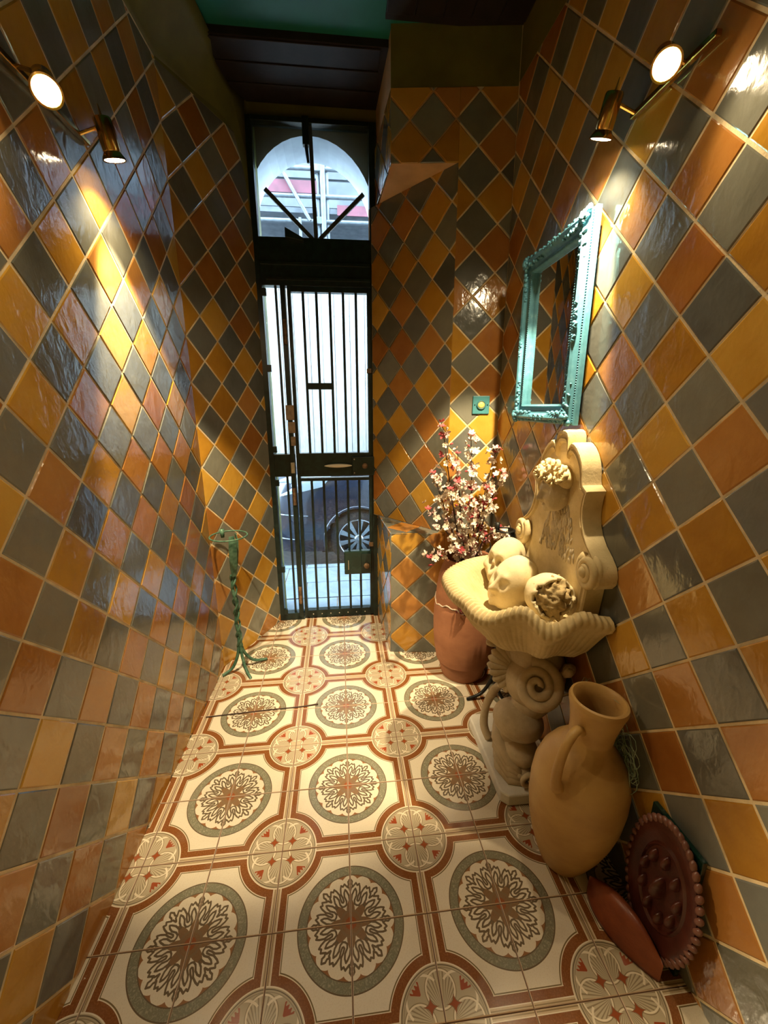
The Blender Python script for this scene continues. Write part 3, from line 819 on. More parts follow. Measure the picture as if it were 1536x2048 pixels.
# arch lip and inner wheel well
g = G(); g.tube([(WCX + .315 * cos(radians(-16 + 212 * i / 24)), 2.838, WCZ + .315 * sin(radians(-16 + 212 * i / 24))) for i in range(25)], .014, 8); g.obj('arch_lip', M['paint'], car, smooth=True)
g = G()
for i in range(24):
    a0, a1 = radians(-25 + 230 * i / 24), radians(-25 + 230 * (i + 1) / 24)
    g.add([(WCX + .31 * cos(a0), 2.85, WCZ + .31 * sin(a0)), (WCX + .31 * cos(a1), 2.85, WCZ + .31 * sin(a1)), (WCX + .31 * cos(a1), 3.1, WCZ + .31 * sin(a1)), (WCX + .31 * cos(a0), 3.1, WCZ + .31 * sin(a0))], [(0, 1, 2, 3)])
g.box((-.2, 3.1, -.1), (.5, 3.12, .45)); g.obj('wheel_well', M['black_trim'], car)
RX = Matrix.Rotation(pi / 2, 3, 'X')
def wheel(cx):
    wh = G().lathe([(.188, .0), (.205, -.004), (.25, -.002), (.266, .02), (.268, .09), (.25, .16), (.19, .17)], 40, (cx, 2.865, WCZ), Matrix.Rotation(-pi / 2, 3, 'X')).obj('wheel', M['tyre'], car, smooth=True)
    g = G(); g.lathe([(.193, .004), (.186, -.008), (.178, .002), (.17, .05)], 40, (cx, 2.865, WCZ), Matrix.Rotation(-pi / 2, 3, 'X')); g.obj('rim', M['alloy'], wh, smooth=True)
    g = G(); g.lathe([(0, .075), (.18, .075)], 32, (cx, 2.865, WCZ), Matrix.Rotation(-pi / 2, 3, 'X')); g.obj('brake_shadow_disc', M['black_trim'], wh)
    g = G()
    for k in range(10):
        a = 2 * pi * k / 10 + .2
        for w0, w1, r0, r1 in ((.010, .024, .035, .182),):
            c, s_ = cos(a), sin(a)
            P = lambda r, w, y: (cx + c * r - s_ * w, 2.865 + y, WCZ + s_ * r + c * w)
            g.add([P(r0, -w0, .012), P(r0, w0, .012), P(r1, w1, .004), P(r1, -w1, .004), P(r0, -w0, .03), P(r0, w0, .03), P(r1, w1, .03), P(r1, -w1, .03)],
                  [(0, 3, 2, 1), (0, 1, 5, 4), (1, 2, 6, 5), (2, 3, 7, 6), (3, 0, 4, 7)])
    g.obj('spokes', M['alloy'], wh)
    G().lathe([(.045, .02), (.042, .004), (.02, -.002), (0, -.002)], 20, (cx, 2.865, WCZ), Matrix.Rotation(-pi / 2, 3, 'X')).obj('hub_cap', M['alloy'], wh, smooth=True)
wheel(WCX)
# headlight wrapping the corner, bumper line, cabin, mirror
g = G(); hl = [(-.62, .50), (-.16, .60), (-.05, .72), (-.33, .70), (-.60, .62)]
def side_y(x, z):
    nose = max(0, (-.35 - x) / .55); t = z / max(topz(x), .12); return 2.84 + .10 * max(0, t - .62) ** 2 * 6 + .05 * max(0, .25 - t) + .42 * nose ** 2.2
hlp = []
for i in range(len(hl)):
    a, b = hl[i], hl[(i + 1) % len(hl)]
    for k in range(4): hlp.append((a[0] + (b[0] - a[0]) * k / 4, a[1] + (b[1] - a[1]) * k / 4))
c0 = (sum(p[0] for p in hlp) / len(hlp), sum(p[1] for p in hlp) / len(hlp)); vs = [(c0[0], side_y(*c0) - .022, c0[1])]
for x, z in hlp: vs.append((x, side_y(x, z) - .012, z))
for x, z in hlp: vs.append((x, side_y(x, z) + .02, z))
n = len(hlp)
g.add(vs, [(0, 1 + i, 1 + (i + 1) % n) for i in range(n)] + [(1 + i, 1 + n + i, 1 + n + (i + 1) % n, 1 + (i + 1) % n) for i in range(n)]); g.obj('headlight', M['lens'], car, smooth=False)
for z, ln_ in ((.34, .55), (.12, .45)):
    g = G(); g.tube([(-.85 + ln_ * i / 8, side_y(-.85 + ln_ * i / 8, z + .03 * i / 8) - .004, z + .03 * (1 - i / 8)) for i in range(9)], .006, 6); g.obj('bumper_trim', M['alloy'], car)
g = G(); cab = [(.42, .80), (.95, 1.16), (1.9, 1.22), (1.9, .80)]
vs = [(x, 2.95 if z < 1 else 3.1, z) for x, z in cab] + [(x, 4.0 if z < 1 else 3.85, z) for x, z in cab]
g.add(vs, [(0, 1, 2, 3), (7, 6, 5, 4), (0, 4, 5, 1), (1, 5, 6, 2)]); g.obj('cabin_glass', M['cglass'], car)
g = G(); g.ball((.42, 2.80, .93), (.10, .06, .075), 14, 10); g.tube([(.46, 2.92, .84), (.44, 2.82, .90)], .016, 6); g.obj('wing_mirror', M['paint'], car, smooth=True)
wheel(1.75)
# ================================================================== LAMPS
M['brass'] = simple('polished_brass', (.62, .40, .13), .18, 1.0, var=.1)
def emis():
    ma, nt, b = mat('glowing_bulb'); b.inputs['Base Color'].default_value = (0, 0, 0, 1)
    b.inputs['Emission Color'].default_value = (1.0, .80, .50, 1); b.inputs['Emission Strength'].default_value = 40; return ma
M['bulb'] = emis()
def lamp_head(parent, c, axis, r=.021, L=.085, lit=True):
    """brass cylinder, mouth centre at c, light leaving along axis"""
    ax = Vector(axis).normalized(); q = Vector((0, 0, -1)).rotation_difference(ax).to_matrix()
    g = G(); g.lathe([(.0, L), (r * .9, L), (r, L - .004), (r, .020), (r * .92, .017), (r * 1.02, .014), (r * 1.32, .004), (r * 1.32, 0), (r * 1.15, .001), (r * .95, .012), (r * .85, .03), (0, .034)], 24, c, q)
    h = g.obj('lamp_head', M['brass'], parent, smooth=True, auto=35, origin=c)
    g = G(); g.lathe([(r * 1.12, .0015), (r * .7, .0008), (0, .0004)], 20, c, q); g.obj('bulb_lens', M['bulb'] if lit else M['lens'], h)
    if not lit: return h
    for nm, en, size, bl in (('reflector_beam', BEAM_W, 62, .35), ('lamp_spill', SPILL_W, 132, .6)):
        ld = bpy.data.lights.new(nm, 'SPOT'); lo = bpy.data.objects.new(nm, ld); COL.objects.link(lo)
        ld.energy = en; ld.color = WARM; ld.spot_size = radians(size); ld.spot_blend = bl; ld.shadow_soft_size = .016 * K
        lo.matrix_local = Matrix.Translation((Vector(c) + ax * .004 - Vector(parent['_o'])) * K) @ q.to_4x4(); lo.parent = parent
    return h
def fixture(sx, xw, y_near, y_far, z, name_lbl, near, far, far_lit=True):
    fx = thing('wall_spotlight', name_lbl, 'wall light', (xw, (y_near + y_far) / 2, z), 'brass twin spotlights')
    a, b = sorted((xw, xw + sx * .014))
    G().box((a, y_near - .02, z - .006), (b, y_far + .02, z + .006)).obj('mounting_bar', M['brass'], fx, bevel=.002)
    for (c, ax), lit in ((near, True), (far, far_lit)):
        h = lamp_head(fx, c, ax, lit=lit)
        t = Vector(c) - Vector(ax).normalized() * .06
        g = G(); g.tube([(xw + sx * .012, t.y, z), (t.x, t.y, t.z + .012)], .0045, 8); g.obj('arm', M['brass'], h)
        top = Vector(c) - Vector(ax).normalized() * .08
        g = G(); g.tube([top, top - Vector(ax).normalized() * .03], [.004, .001], 8); g.obj('finial', M['brass'], h)
    return fx
fixture(-1, .752, .16, .36, 1.978, 'twin brass spotlight on the wall above the turquoise mirror', ((.672, .175, 1.945), (-.38, -.66, -.64)), ((.674, .388, 1.932), (-.06, .38, -.92)))
fixture(1, -.629, .30, .56, 1.957, 'twin brass spotlight on the tiled wall facing the mirror', ((-.545, .285, 1.895), (.38, -.66, -.64)), ((-.549, .553, 1.909), (.10, .25, -.96)))
# ================================================================== OBJECTS
def stone(name, c1, c2, bstr=.5):
    ma, nt, b = mat(name); v = pos_n(nt)
    n = noise_n(nt, 11, 6, v, .65); n2 = noise_n(nt, 90, 4, v, .7)
    base = ramp(nt, n.outputs['Fac'], [(.3, c1), (.7, c2)])
    pit = ((X(nt, n2.outputs['Fac']) - .60) * 6).clamp() * .45
    nt.links.new(mixc(nt, pit, base, tuple(c * .45 for c in c1)), b.inputs['Base Color'])
    b.inputs['Roughness'].default_value = .85; b.inputs['Specular IOR Level'].default_value = .25
    h = X(nt, n2.outputs['Fac']) * .6 + X(nt, n.outputs['Fac']); bump(nt, b, h.s, bstr, .004); return ma
M['stone'] = stone('cream_cast_stone', (.52, .40, .20), (.70, .57, .33))
M['stone2'] = stone('weathered_cast_stone', (.40, .32, .20), (.60, .50, .34))
M['slab'] = stone('whitewashed_slab', (.60, .57, .50), (.74, .71, .63), .3)
M['plaster'] = stone('plaster_cast', (.56, .46, .27), (.70, .60, .38), .3)
M['paper'] = stone('crumpled_filling', (.30, .21, .10), (.52, .40, .20), .8)
def xw(y): return .7573 + .0155 * (.2336 - y)

# ------------------------------------------------------------------ wall mirror
def wear(name, c1, c2, c3):
    ma, nt, b = mat(name); n = noise_n(nt, 35, 5, pos_n(nt), .7)
    nt.links.new(ramp(nt, n.outputs['Fac'], [(.35, c1), (.55, c2), (.78, c3)]), b.inputs['Base Color']); b.inputs['Roughness'].default_value = .42; return ma
M['turq'] = wear('turquoise_frame_paint', (.07, .23, .32), (.095, .29, .39), (.19, .40, .49))
MY0, MY1, MZ0, MZ1, FW = .447, .884, 1.234, 1.822, .064
mir = thing('wall_mirror', 'turquoise baroque framed mirror on the right-hand tiled wall', 'mirror', (xw(MY1), MY1, MZ0))
prof = [(0, .001), (0, .014), (.004, .018), (.009, .018), (.010, .023), (.013, .034), (.020, .040), (.028, .037), (.034, .028), (.044, .022), (.052, .021), (.055, .026), (.060, .026), (FW, .018), (FW, .006)]
g = G()
def fp(y, z, w, d, cy, cz): return None
corners = [(MY0, MZ0, 1, 1), (MY1, MZ0, -1, 1), (MY1, MZ1, -1, -1), (MY0, MZ1, 1, -1)]
for (y, z, sy, sz) in corners:
    for w_, d in prof: g.v.append((xw(y) - d, y + sy * w_, z + sz * w_))
n = len(prof)
for c in range(4):
    for i in range(n - 1):
        a, b = c * n, ((c + 1) % 4) * n; g.f.append((a + i, a + i + 1, b + i + 1, b + i)); g.mi.append(0)
g.obj('frame', M['turq'], mir)
ya, yb, za, zb = MY0 + FW - .006, MY1 - FW + .006, MZ0 + FW - .006, MZ1 - FW + .006
def mirmat():
    ma, nt, b = mat('mirror_silver'); b.inputs['Metallic'].default_value = 1; b.inputs['Roughness'].default_value = .015; b.inputs['Base Color'].default_value = (.86, .87, .85, 1); return ma
G().add([(xw(ya) - .010, ya, za), (xw(yb) - .010, yb, za), (xw(yb) - .010, yb, zb), (xw(ya) - .010, ya, zb)], [(0, 3, 2, 1)]).obj('mirror_glass', mirmat(), mir)
G().box((xw(.66) - .007, ya, za), (xw(.66) - .002, yb, zb)).obj('backing_board', M['dark_wood'], mir)
# beading rows: outer lip, inner lip
def beads(name, w_, d, r, step):
    g = G()
    for (y0, z0, y1, z1) in ((MY0 + w_, MZ0 + w_, MY1 - w_, MZ0 + w_), (MY1 - w_, MZ0 + w_, MY1 - w_, MZ1 - w_), (MY1 - w_, MZ1 - w_, MY0 + w_, MZ1 - w_), (MY0 + w_, MZ1 - w_, MY0 + w_, MZ0 + w_)):
        L = hypot(y1 - y0, z1 - z0); k = int(L / step)
        for i in range(k):
            t = (i + .5) / k; y = y0 + (y1 - y0) * t; z = z0 + (z1 - z0) * t
            g.ball((xw(y) - d, y, z), r, 6, 4)
    ob = g.obj(name, M['turq'], mir, smooth=True); ob['kind'] = 'stuff'
beads('outer_beading', .0065, .0185, .0027, .0072); beads('inner_beading', .0575, .0265, .0028, .0075)
rn = random.Random(9)
def curl(g, y, z, s, sy, sz, d0=.036):
    """acanthus scroll hugging the moulding"""
    pts = []; rr = []
    for i in range(16):
        a = i / 15 * 2.1 * pi; r = s * (1 - i / 19)
        pts.append((xw(y) - d0 - .004 * sin(a), y + sy * (r * cos(a)), z + sz * (r * sin(a)))); rr.append(.0042 * (1 - i / 24))
    g.tube(pts, rr, 6)
def ornament(name, y, z, sy, sz, ext):
    g = G()
    for ax in (0, 1):
        for k in range(8):
            t = .018 + k * .017 * ext
            yy, zz = (y + sy * t, z + sz * (.022 + .004 * (k % 2))) if ax == 0 else (y + sy * (.022 + .004 * (k % 2)), z + sz * t)
            curl(g, yy, zz, .0135 - .0009 * k, sy if k % 2 else -sy, sz, .035 - .001 * k)
            g.ball((xw(yy) - .038 + .001 * k, yy + sy * .006, zz + sz * .012), (.007, .0095 - .0007 * k, .009 - .0007 * k), 8, 6)
            g.ball((xw(yy) - .030, yy, zz - sz * .013), (.006, .007, .009 - .0007 * k), 8, 6)
    g.ball((xw(y) - .042, y + sy * .024, z + sz * .024), (.009, .013, .013), 10, 8)
    for k in range(6):
        a = k * pi / 3; g.ball((xw(y) - .040, y + sy * .024 + .014 * cos(a), z + sz * .024 + .014 * sin(a)), (.006, .0065, .0065), 6, 5)
    g.ball((xw(y) - .032, y + sy * .007, z + sz * .007), (.007, .011, .011), 8, 6)
    g.obj(name, M['turq'], mir, smooth=True)
for (y, z, sy, sz) in corners: ornament('corner_ornament', y, z, sy, sz, 1.0)
for (y, z, dy, dz) in (((MY0 + MY1) / 2, MZ0 + .02, 1, 0), ((MY0 + MY1) / 2, MZ1 - .02, 1, 0), (MY0 + .02, (MZ0 + MZ1) / 2, 0, 1), (MY1 - .02, (MZ0 + MZ1) / 2, 0, 1)):
    g = G()
    for k in range(-3, 4):
        yy, zz = y + dy * k * .017, z + dz * k * .017; s_ = .012 - .0018 * abs(k)
        curl(g, yy, zz, s_, 1 if k > 0 else -1, 1 if k % 2 else -1, .034); g.ball((xw(yy) - .036, yy, zz), (.006, s_ * .7, s_ * .7), 8, 6)
    g.obj('centre_ornament', M['turq'], mir, smooth=True)

mir.rotation_euler = (0, 0, radians(-2.5))   # hangs a little askew, near side off the wall

# ------------------------------------------------------------------ wall fountain
FY = .457
fo = thing('wall_fountain', 'cream stone shell fountain with scrolled back plate on a dolphin pedestal', 'fountain', (.63, FY, 0))
# foot slab with cut corners
sl = [(.508, .285), (.508, .625), (.525, .640), (.742, .640), (.742, .262), (.53, .262)]
G().prism(sl[::-1], 0.0005, .045).obj('foot_slab', M['slab'], fo, bevel=.006)
# back plate
hw = [(.0, 1.222), (.012, 1.222), (.024, 1.217), (.032, 1.205), (.034, 1.188), (.037, 1.166), (.044, 1.180), (.055, 1.187), (.068, 1.185), (.085, 1.175), (.102, 1.158), (.116, 1.137), (.125, 1.11), (.128, 1.085), (.133, 1.072), (.156, 1.058), (.150, 1.04), (.146, 1.01), (.148, .98), (.155, .955), (.168, .93), (.19, .905), (.22, .882), (.242, .86), (.252, .835), (.25, .812), (.236, .795), (.205, .787), (.2, .74), (.19, .66), (.15, .60), (.0, .585)]
def outline(k=1.0, cz=.95):
    r = [(FY + h * k if k == 1 else FY + h * k, cz + (z - cz) * k) for h, z in hw]; l = [(FY - h * k, cz + (z - cz) * k) for h, z in hw[1:-1]]
    return r + l[::-1]
def plate_mesh(layers):
    g = G(); ol = [outline(k) for k, _ in layers]; n = len(ol[0])
    for o_, (k, d) in zip(ol, layers): g.v += [(xw(y) - d, y, z) for y, z in o_]
    for L in range(len(layers) - 1):
        for i in range(n):
            g.f.append((L * n + i, L * n + (i + 1) % n, (L + 1) * n + (i + 1) % n, (L + 1) * n + i)); g.mi.append(0)
    g.f.append(tuple((len(layers) - 1) * n + i for i in range(n))); g.mi.append(0)
    return g
bp = plate_mesh([(1.0, .002), (1.0, .055), (.985, .060), (.955, .060), (.945, .054), (.915, .054), (.90, .059), (.87, .056), (.85, .048)]).obj('back_plate', M['stone'], fo, smooth=True, auto=28)
# scrolls
for sg in (-1, 1):
    g = G(); cy, cz = FY + sg * .207, .838
    pts = []; rr = []
    for i in range(34):
        a = i / 33 * 2.0 * 2 * pi; r = .043 - .030 * i / 33
        pts.append((xw(cy) - .060 - .012 * i / 33, cy + sg * r * cos(a + 2.2), cz + r * 1.15 * sin(a + 2.2))); rr.append(.0125 - .004 * i / 33)
    g.tube(pts, rr, 10); g.ball((xw(cy) - .074, cy, cz), (.014, .016, .018), 12, 8); g.ball((xw(cy) - .05, cy, cz), (.02, .045, .05), 14, 10)
    g.obj('scroll', M['stone'], bp, smooth=True)
# head sculptor ----------------------------------------------------
def gsum(d, feats):
    s = 0.0
    for (t, amp, w_) in feats:
        c = max(-1, min(1, d.dot(t))); a = math.acos(c); s += amp * math.exp(-(a / w_) ** 2)
    return s
def V3(*p): return Vector(p).normalized()
FACE = [(V3(1, 0, -.16), .22, .12), (V3(1, 0, -.04), .12, .11), (V3(1, 0, .10), .09, .10), (V3(1, .09, -.19), .08, .07), (V3(1, -.09, -.19), .08, .07), (V3(1, .30, .27), .085, .15), (V3(1, -.30, .27), .085, .15), (V3(1, 0, .30), .05, .14),
        (V3(1, .33, .07), -.15, .14), (V3(1, -.33, .07), -.15, .14), (V3(1, .32, .06), .075, .075), (V3(1, -.32, .06), .075, .075), (V3(1, .48, -.18), .05, .2), (V3(1, -.48, -.18), .05, .2),
        (V3(1, 0, -.40), .085, .08), (V3(1, .07, -.475), -.075, .04), (V3(1, -.07, -.475), -.075, .04), (V3(1, 0, -.475), -.08, .04), (V3(1, .14, -.475), -.05, .04), (V3(1, -.14, -.475), -.05, .04), (V3(1, 0, -.56), .09, .08), (V3(1, 0, -.70), -.06, .07), (V3(.95, 0, -.92), .13, .17), (V3(.6, .5, -.8), .05, .3), (V3(.6, -.5, -.8), .05, .3),
        (V3(.02, 1, -.12), .13, .10), (V3(.02, -1, -.12), .13, .10), (V3(-.05, 1, .08), .09, .10), (V3(-.05, -1, .08), .09, .10), (V3(-.9, 0, .3), .10, .5), (V3(-.5, 0, -1), -.22, .5)]
SKULL = [(V3(1, .32, .06), -.34, .19), (V3(1, -.32, .06), -.34, .19), (V3(1, 0, -.22), -.22, .12), (V3(1, 0, .02), .07, .1), (V3(1, .3, .34), .07, .17), (V3(1, -.3, .34), .07, .17), (V3(.8, .6, -.2), .10, .17), (V3(.8, -.6, -.2), .10, .17),
         (V3(1, 0, -.5), .10, .2), (V3(.55, .85, .1), -.09, .2), (V3(.55, -.85, .1), -.09, .2), (V3(-.9, 0, .35), .16, .6), (V3(.4, .75, -.7), -.15, .25), (V3(.4, -.75, -.7), -.15, .25), (V3(-.3, 0, -1), -.3, .45), (V3(1, 0, -.95), .08, .2)]
def head(name, c, s, face_dir, up, feats, ma, parent=None, teeth=False, keep=None):
    f = Vector(face_dir).normalized(); u = Vector(up); u = (u - f * u.dot(f)).normalized(); l = u.cross(f)
    rot = Matrix((f, l, u)).transposed()
    def fn(d):
        k = 1 + gsum(d, feats) * (1.35 if teeth else 1.3)
        if teeth and d.x > .55 and -.62 < d.z < -.40: k += .018 * cos(atan2(d.y, d.x) * 40)
        return k
    g = G(); g.ball((0, 0, 0), (.098 * s, .076 * s, .118 * s), 72, 56, fn, None)
    g.v = [tuple(Vector(c) + rot @ Vector(p)) for p in g.v]
    return g, rot
# bearded mask in relief with a cap of curls
g, _ = head('mask', (xw(FY) - .066, FY - .012, 1.030), .56, (-1, -.10, -.10), (0, 0, 1), FACE, None)
mk = g.obj('mask_relief', M['stone2'], bp, smooth=True)
g = G(); rn = random.Random(4)
hc = Vector((xw(FY) - .070, FY - .012, 1.082))
for k in range(34):
    a = rn.uniform(0, 2 * pi); e = rn.uniform(-.3, 1.2)
    p = hc + Vector((-.046 * cos(e) * abs(cos(a)) - .006, .060 * cos(e) * sin(a), .040 * sin(e)))
    s_ = rn.uniform(.011, .018); ph = rn.uniform(0, 6)
    pts = []; rr = []
    for i in range(10):
        b_ = ph + i * .75; r = s_ * (1 - i / 13); pts.append((p.x - .002 * i, p.y + r * cos(b_), p.z + r * sin(b_))); rr.append(.0078 * (1 - i / 14))
    g.tube(pts, rr, 6)
g.ball(hc + Vector((.012, 0, -.008)), (.040, .056, .042), 16, 12); g.obj('curls', M['stone'], mk, smooth=True)
g = G()
rb_ = random.Random(8)
for k in range(150):
    zt_ = rb_.uniform(.84, .995); wdt = .055 + .42 * (1.0 - zt_) ** 1.1
    y = FY - .012 + rb_.uniform(-1, 1) * min(wdt, .125); L_ = rb_.uniform(.02, .045); sw_ = rb_.uniform(-.008, .008)
    g.tube([(xw(y) - .046, y, zt_), (xw(y) - .0492, y + sw_ * .5, zt_ - L_ * .4), (xw(y) - .0488, y + sw_, zt_ - L_ * .75), (xw(y) - .046, y + sw_ * 1.3, zt_ - L_)], [.003, .0042, .0038, .001], 5)
g.obj('beard', M['stone2'], mk, smooth=True)
# shell basin
CXB, AB, BB = .748, .375, .262
LB = [(0, .2), (.2, 1), (.45, -1), (.68, 1), (1.0, -.95), (1.35, .1), (1.8, .7), (2.4, 1.3), (2.8, 1.0), (3.15, .8)]
def lobe(t):
    for (a, u), (b, v) in zip(LB, LB[1:]):
        if t <= b: s_ = (t - a) / (b - a); return u + (v - u) * (.5 - .5 * cos(pi * s_))
    return LB[-1][1]
g = G(); NT = 660
rows = [(.24, .500), (.42, .505), (.62, .530), (.78, .575), (.90, .628), (.965, .655), (1.03, .668), (1.055, .684), (1.03, .702), (.97, .712), (.90, .706), (.84, .688), (.74, .650), (.55, .612), (.30, .600), (.06, .598)]
for ri, (s_, z) in enumerate(rows):
    for i in range(NT + 1):
        th = pi * i / NT
        lob = lobe(th); lw = max(0, (s_ - .45) / .55) if ri < 9 else max(0, (s_ - .5) / .5)
        rib = abs(cos(th * 62)) * 2 - 1.2; rb = (.007 if 4 < ri < 13 else .004) * (1 if s_ > .3 else 0)
        k = s_ * (1 + (-.03 * lob + .085 * math.exp(-((th - 1.95) / .45) ** 2)) * lw) + rib * rb
        lip = math.exp(-((ri - 8) / 3.2) ** 2)
        zz = z + .021 * lob * lw + rib * .0045 * lip + .03 * max(0, sin(th) ** 2 - .6) * 0
        shift = .085 * (1 - s_) if ri < 8 else .05 * (1 - s_)
        x = CXB - shift - AB * k * sin(th) * (1.0); y = FY - BB * k * cos(th)
        g.v.append((min(x, xw(y) - .003), y, zz))
w_ = NT + 1
for r_ in range(len(rows) - 1):
    for i in range(NT): g.f.append((r_ * w_ + i, r_ * w_ + i + 1, (r_ + 1) * w_ + i + 1, (r_ + 1) * w_ + i)); g.mi.append(0)
g.f.append(tuple(i for i in reversed(range(w_)))); g.mi.append(0)
ba = g.obj('basin', M['stone'], fo, smooth=True)
# pedestal: coiled dolphin, scroll eye, fins
pd = G()
pts = [(.64, .50, .50), (.66, .44, .47), (.675, .40, .40), (.66, .385, .33), (.62, .39, .27), (.60, .40, .215), (.60, .41, .15), (.60, .43, .09), (.60, .46, .05)]
rad = [.085, .088, .080, .060, .052, .055, .060, .056, .052]
def smooth_path(P, Rr, n=6):
    out, ro = [], []
    P = [Vector(p) for p in P]
    for i in range(len(P) - 1):
        p0, p1, p2, p3 = P[max(i - 1, 0)], P[i], P[i + 1], P[min(i + 2, len(P) - 1)]
        for k in range(n):
            t = k / n; out.append(.5 * ((2 * p1) + (p2 - p0) * t + (2 * p0 - 5 * p1 + 4 * p2 - p3) * t * t + (3 * p1 - p0 - 3 * p2 + p3) * t ** 3)); ro.append(Rr[i] + (Rr[i + 1] - Rr[i]) * t)
    out.append(P[-1]); ro.append(Rr[-1]); return out, ro
a, b = smooth_path(pts, rad); pd.tube(a, b, 24)
ped = pd.obj('pedestal', M['stone2'], fo, smooth=True)
g = G(); g.ball((.655, .415, .372), (.100, .108, .100), 28, 20); g.obj('coil', M['stone2'], ped, smooth=True)
g = G(); g.ball((.598, .385, .232), (.088, .084, .064), 24, 18, None, Matrix.Rotation(.25, 3, 'Y')); g.obj('dolphin_brow', M['stone2'], ped, smooth=True)
# spiral scroll eye on the upper coil
g = G(); c = Vector((.622, .322, .412)); nrm = (Vector(CAM) - c).normalized(); uu = nrm.cross(Vector((0, 0, 1))).normalized(); vv = uu.cross(nrm)
pts = []; rr = []
for i in range(46):
    t = i / 45; aa = 1.2 + t * 4.6 * pi; r = .068 * (1 - t * .88)
    pts.append(tuple(c + uu * r * cos(aa) + vv * r * 1.1 * sin(aa) + nrm * (.004 + .026 * t))); rr.append(.021 * (1 - t * .55))
g.tube(pts, rr, 10); g.obj('spiral_eye', M['stone2'], ped, smooth=True)
# fins: fluted fans
def fan(c, out, side, n, L, name, spread=1.1):
    g = G(); c = Vector(c); o_ = Vector(out).normalized(); s_ = Vector(side).normalized()
    for k in range(n):
        a = (k / (n - 1) - .5) * 2 * spread; d = (o_ * cos(a) + s_ * sin(a)); LL = L * (1 - .12 * abs(k / (n - 1) - .5))
        g.tube([c + d * LL * t for t in (0, .35, .7, .92, 1.0)], [.008, .012, .0155, .012, .004], 8)
    return g.obj(name, M['stone2'], ped, smooth=True)
fan((.60, .43, .40), (-.75, .15, .12), (0, .25, 1), 9, .105, 'fin')
fan((.57, .50, .455), (-.55, .3, .75), (.6, .5, .3), 6, .075, 'fin', .7)
fan((.70, .33, .44), (.5, -.3, .7), (-.3, -.6, .2), 5, .06, 'fin', .6)
# snout with folds on the slab
g = G()
for k in range(4):
    o_ = k * .017
    g.tube([(.560 - o_ * .3, .46 - o_, .165 - o_ * 1.4), (.535, .405 - o_ * .8, .150 - o_ * 1.7), (.555, .335 - o_ * .4, .105 - o_ * 1.0), (.60, .30 - o_ * .1, .075 - o_ * .4)], [.018, .021, .019, .010], 10)
g.ball((.605, .375, .125), (.062, .075, .055), 18, 14); g.ball((.60, .335, .075), (.045, .045, .03), 14, 10); g.obj('dolphin_snout', M['stone2'], ped, smooth=True)
g = G(); pts = [(.545, .50, .05), (.53, .52, .10), (.54, .535, .17), (.56, .525, .24), (.575, .50, .29)]
a, b = smooth_path(pts, [.014, .016, .015, .017, .012]); g.tube(a, b, 8); g.obj('tendril', M['stone2'], ped, smooth=True)
g = G(); pts = []; rr = []
for i in range(22):
    t = i / 21; aa = t * 2.6 * pi; r = .028 * (1 - t * .8); pts.append((.60 + r * cos(aa), .285 - .002 * i / 4, .075 + r * sin(aa))); rr.append(.010 * (1 - t * .5))
g.tube(pts, rr, 8); g.obj('tail_curl', M['stone2'], ped, smooth=True)

# ------------------------------------------------------------------ casts lying in the basin
g, _ = head('skull', (.600, .600, .735), .80, (-.80, -.50, .22), (.35, .1, 1), SKULL, None, teeth=True)
sk = tag(g.obj('skull_cast', M['plaster'], None, smooth=True, origin=(.595, .585, .66)), 'plaster skull cast resting behind the face in the shell basin', 'sculpture')
g, _ = head('face', (.575, .462, .715), .86, (-.86, -.44, .24), (.55, 0, .83), FACE, None)
tag(g.obj('face_cast', M['plaster'], None, smooth=True, origin=(.575, .455, .63)), 'plaster head with hollow eyes facing up in the shell basin', 'sculpture')
# hollow broken mask
om = thing('broken_mask', 'hollow broken plaster mask stuffed with crumpled filling in the basin', 'sculpture', (.635, .325, .66))
g = G(); c = Vector((.632, .325, .728)); od = Vector((.05, -.98, .12)).normalized(); NU, NV = 56, 34
g0 = G(); g0.ball((0, 0, 0), (.070, .070, .088), NU, NV)
q_ = Vector((0, 0, -1)).rotation_difference(od).to_matrix()
keepv = []
for p in g0.v:
    d = Vector(p).normalized(); ed = -.42 - .10 * sin(atan2(d.y, d.x) * 3 + .6) - .04 * sin(atan2(d.y, d.x) * 11); keepv.append(d.z > ed)
remap = {}
for i, p in enumerate(g0.v):
    if keepv[i]:
        remap[i] = len(g.v); k = 1 + .03 * noise.noise(Vector(p) * 40); g.v.append(tuple(c + q_ @ (Vector(p) * k)))
for f in g0.f:
    if all(keepv[i] for i in f): g.f.append(tuple(remap[i] for i in f)); g.mi.append(0)
ob = g.obj('shell', M['plaster'], om, smooth=True); md = ob.modifiers.new('solid', 'SOLIDIFY'); md.thickness = .010 * K; md.offset = -1
g = G()
def rough(d): return 1 + .26 * noise.noise(d * 3.1 + Vector((3, 1, 2))) + .16 * noise.noise(d * 6.5) + .06 * noise.noise(d * 14)
g.ball(c - od * .002, (.055, .052, .062), 64, 48, rough); g.obj('filling', M['paper'], om, smooth=True)
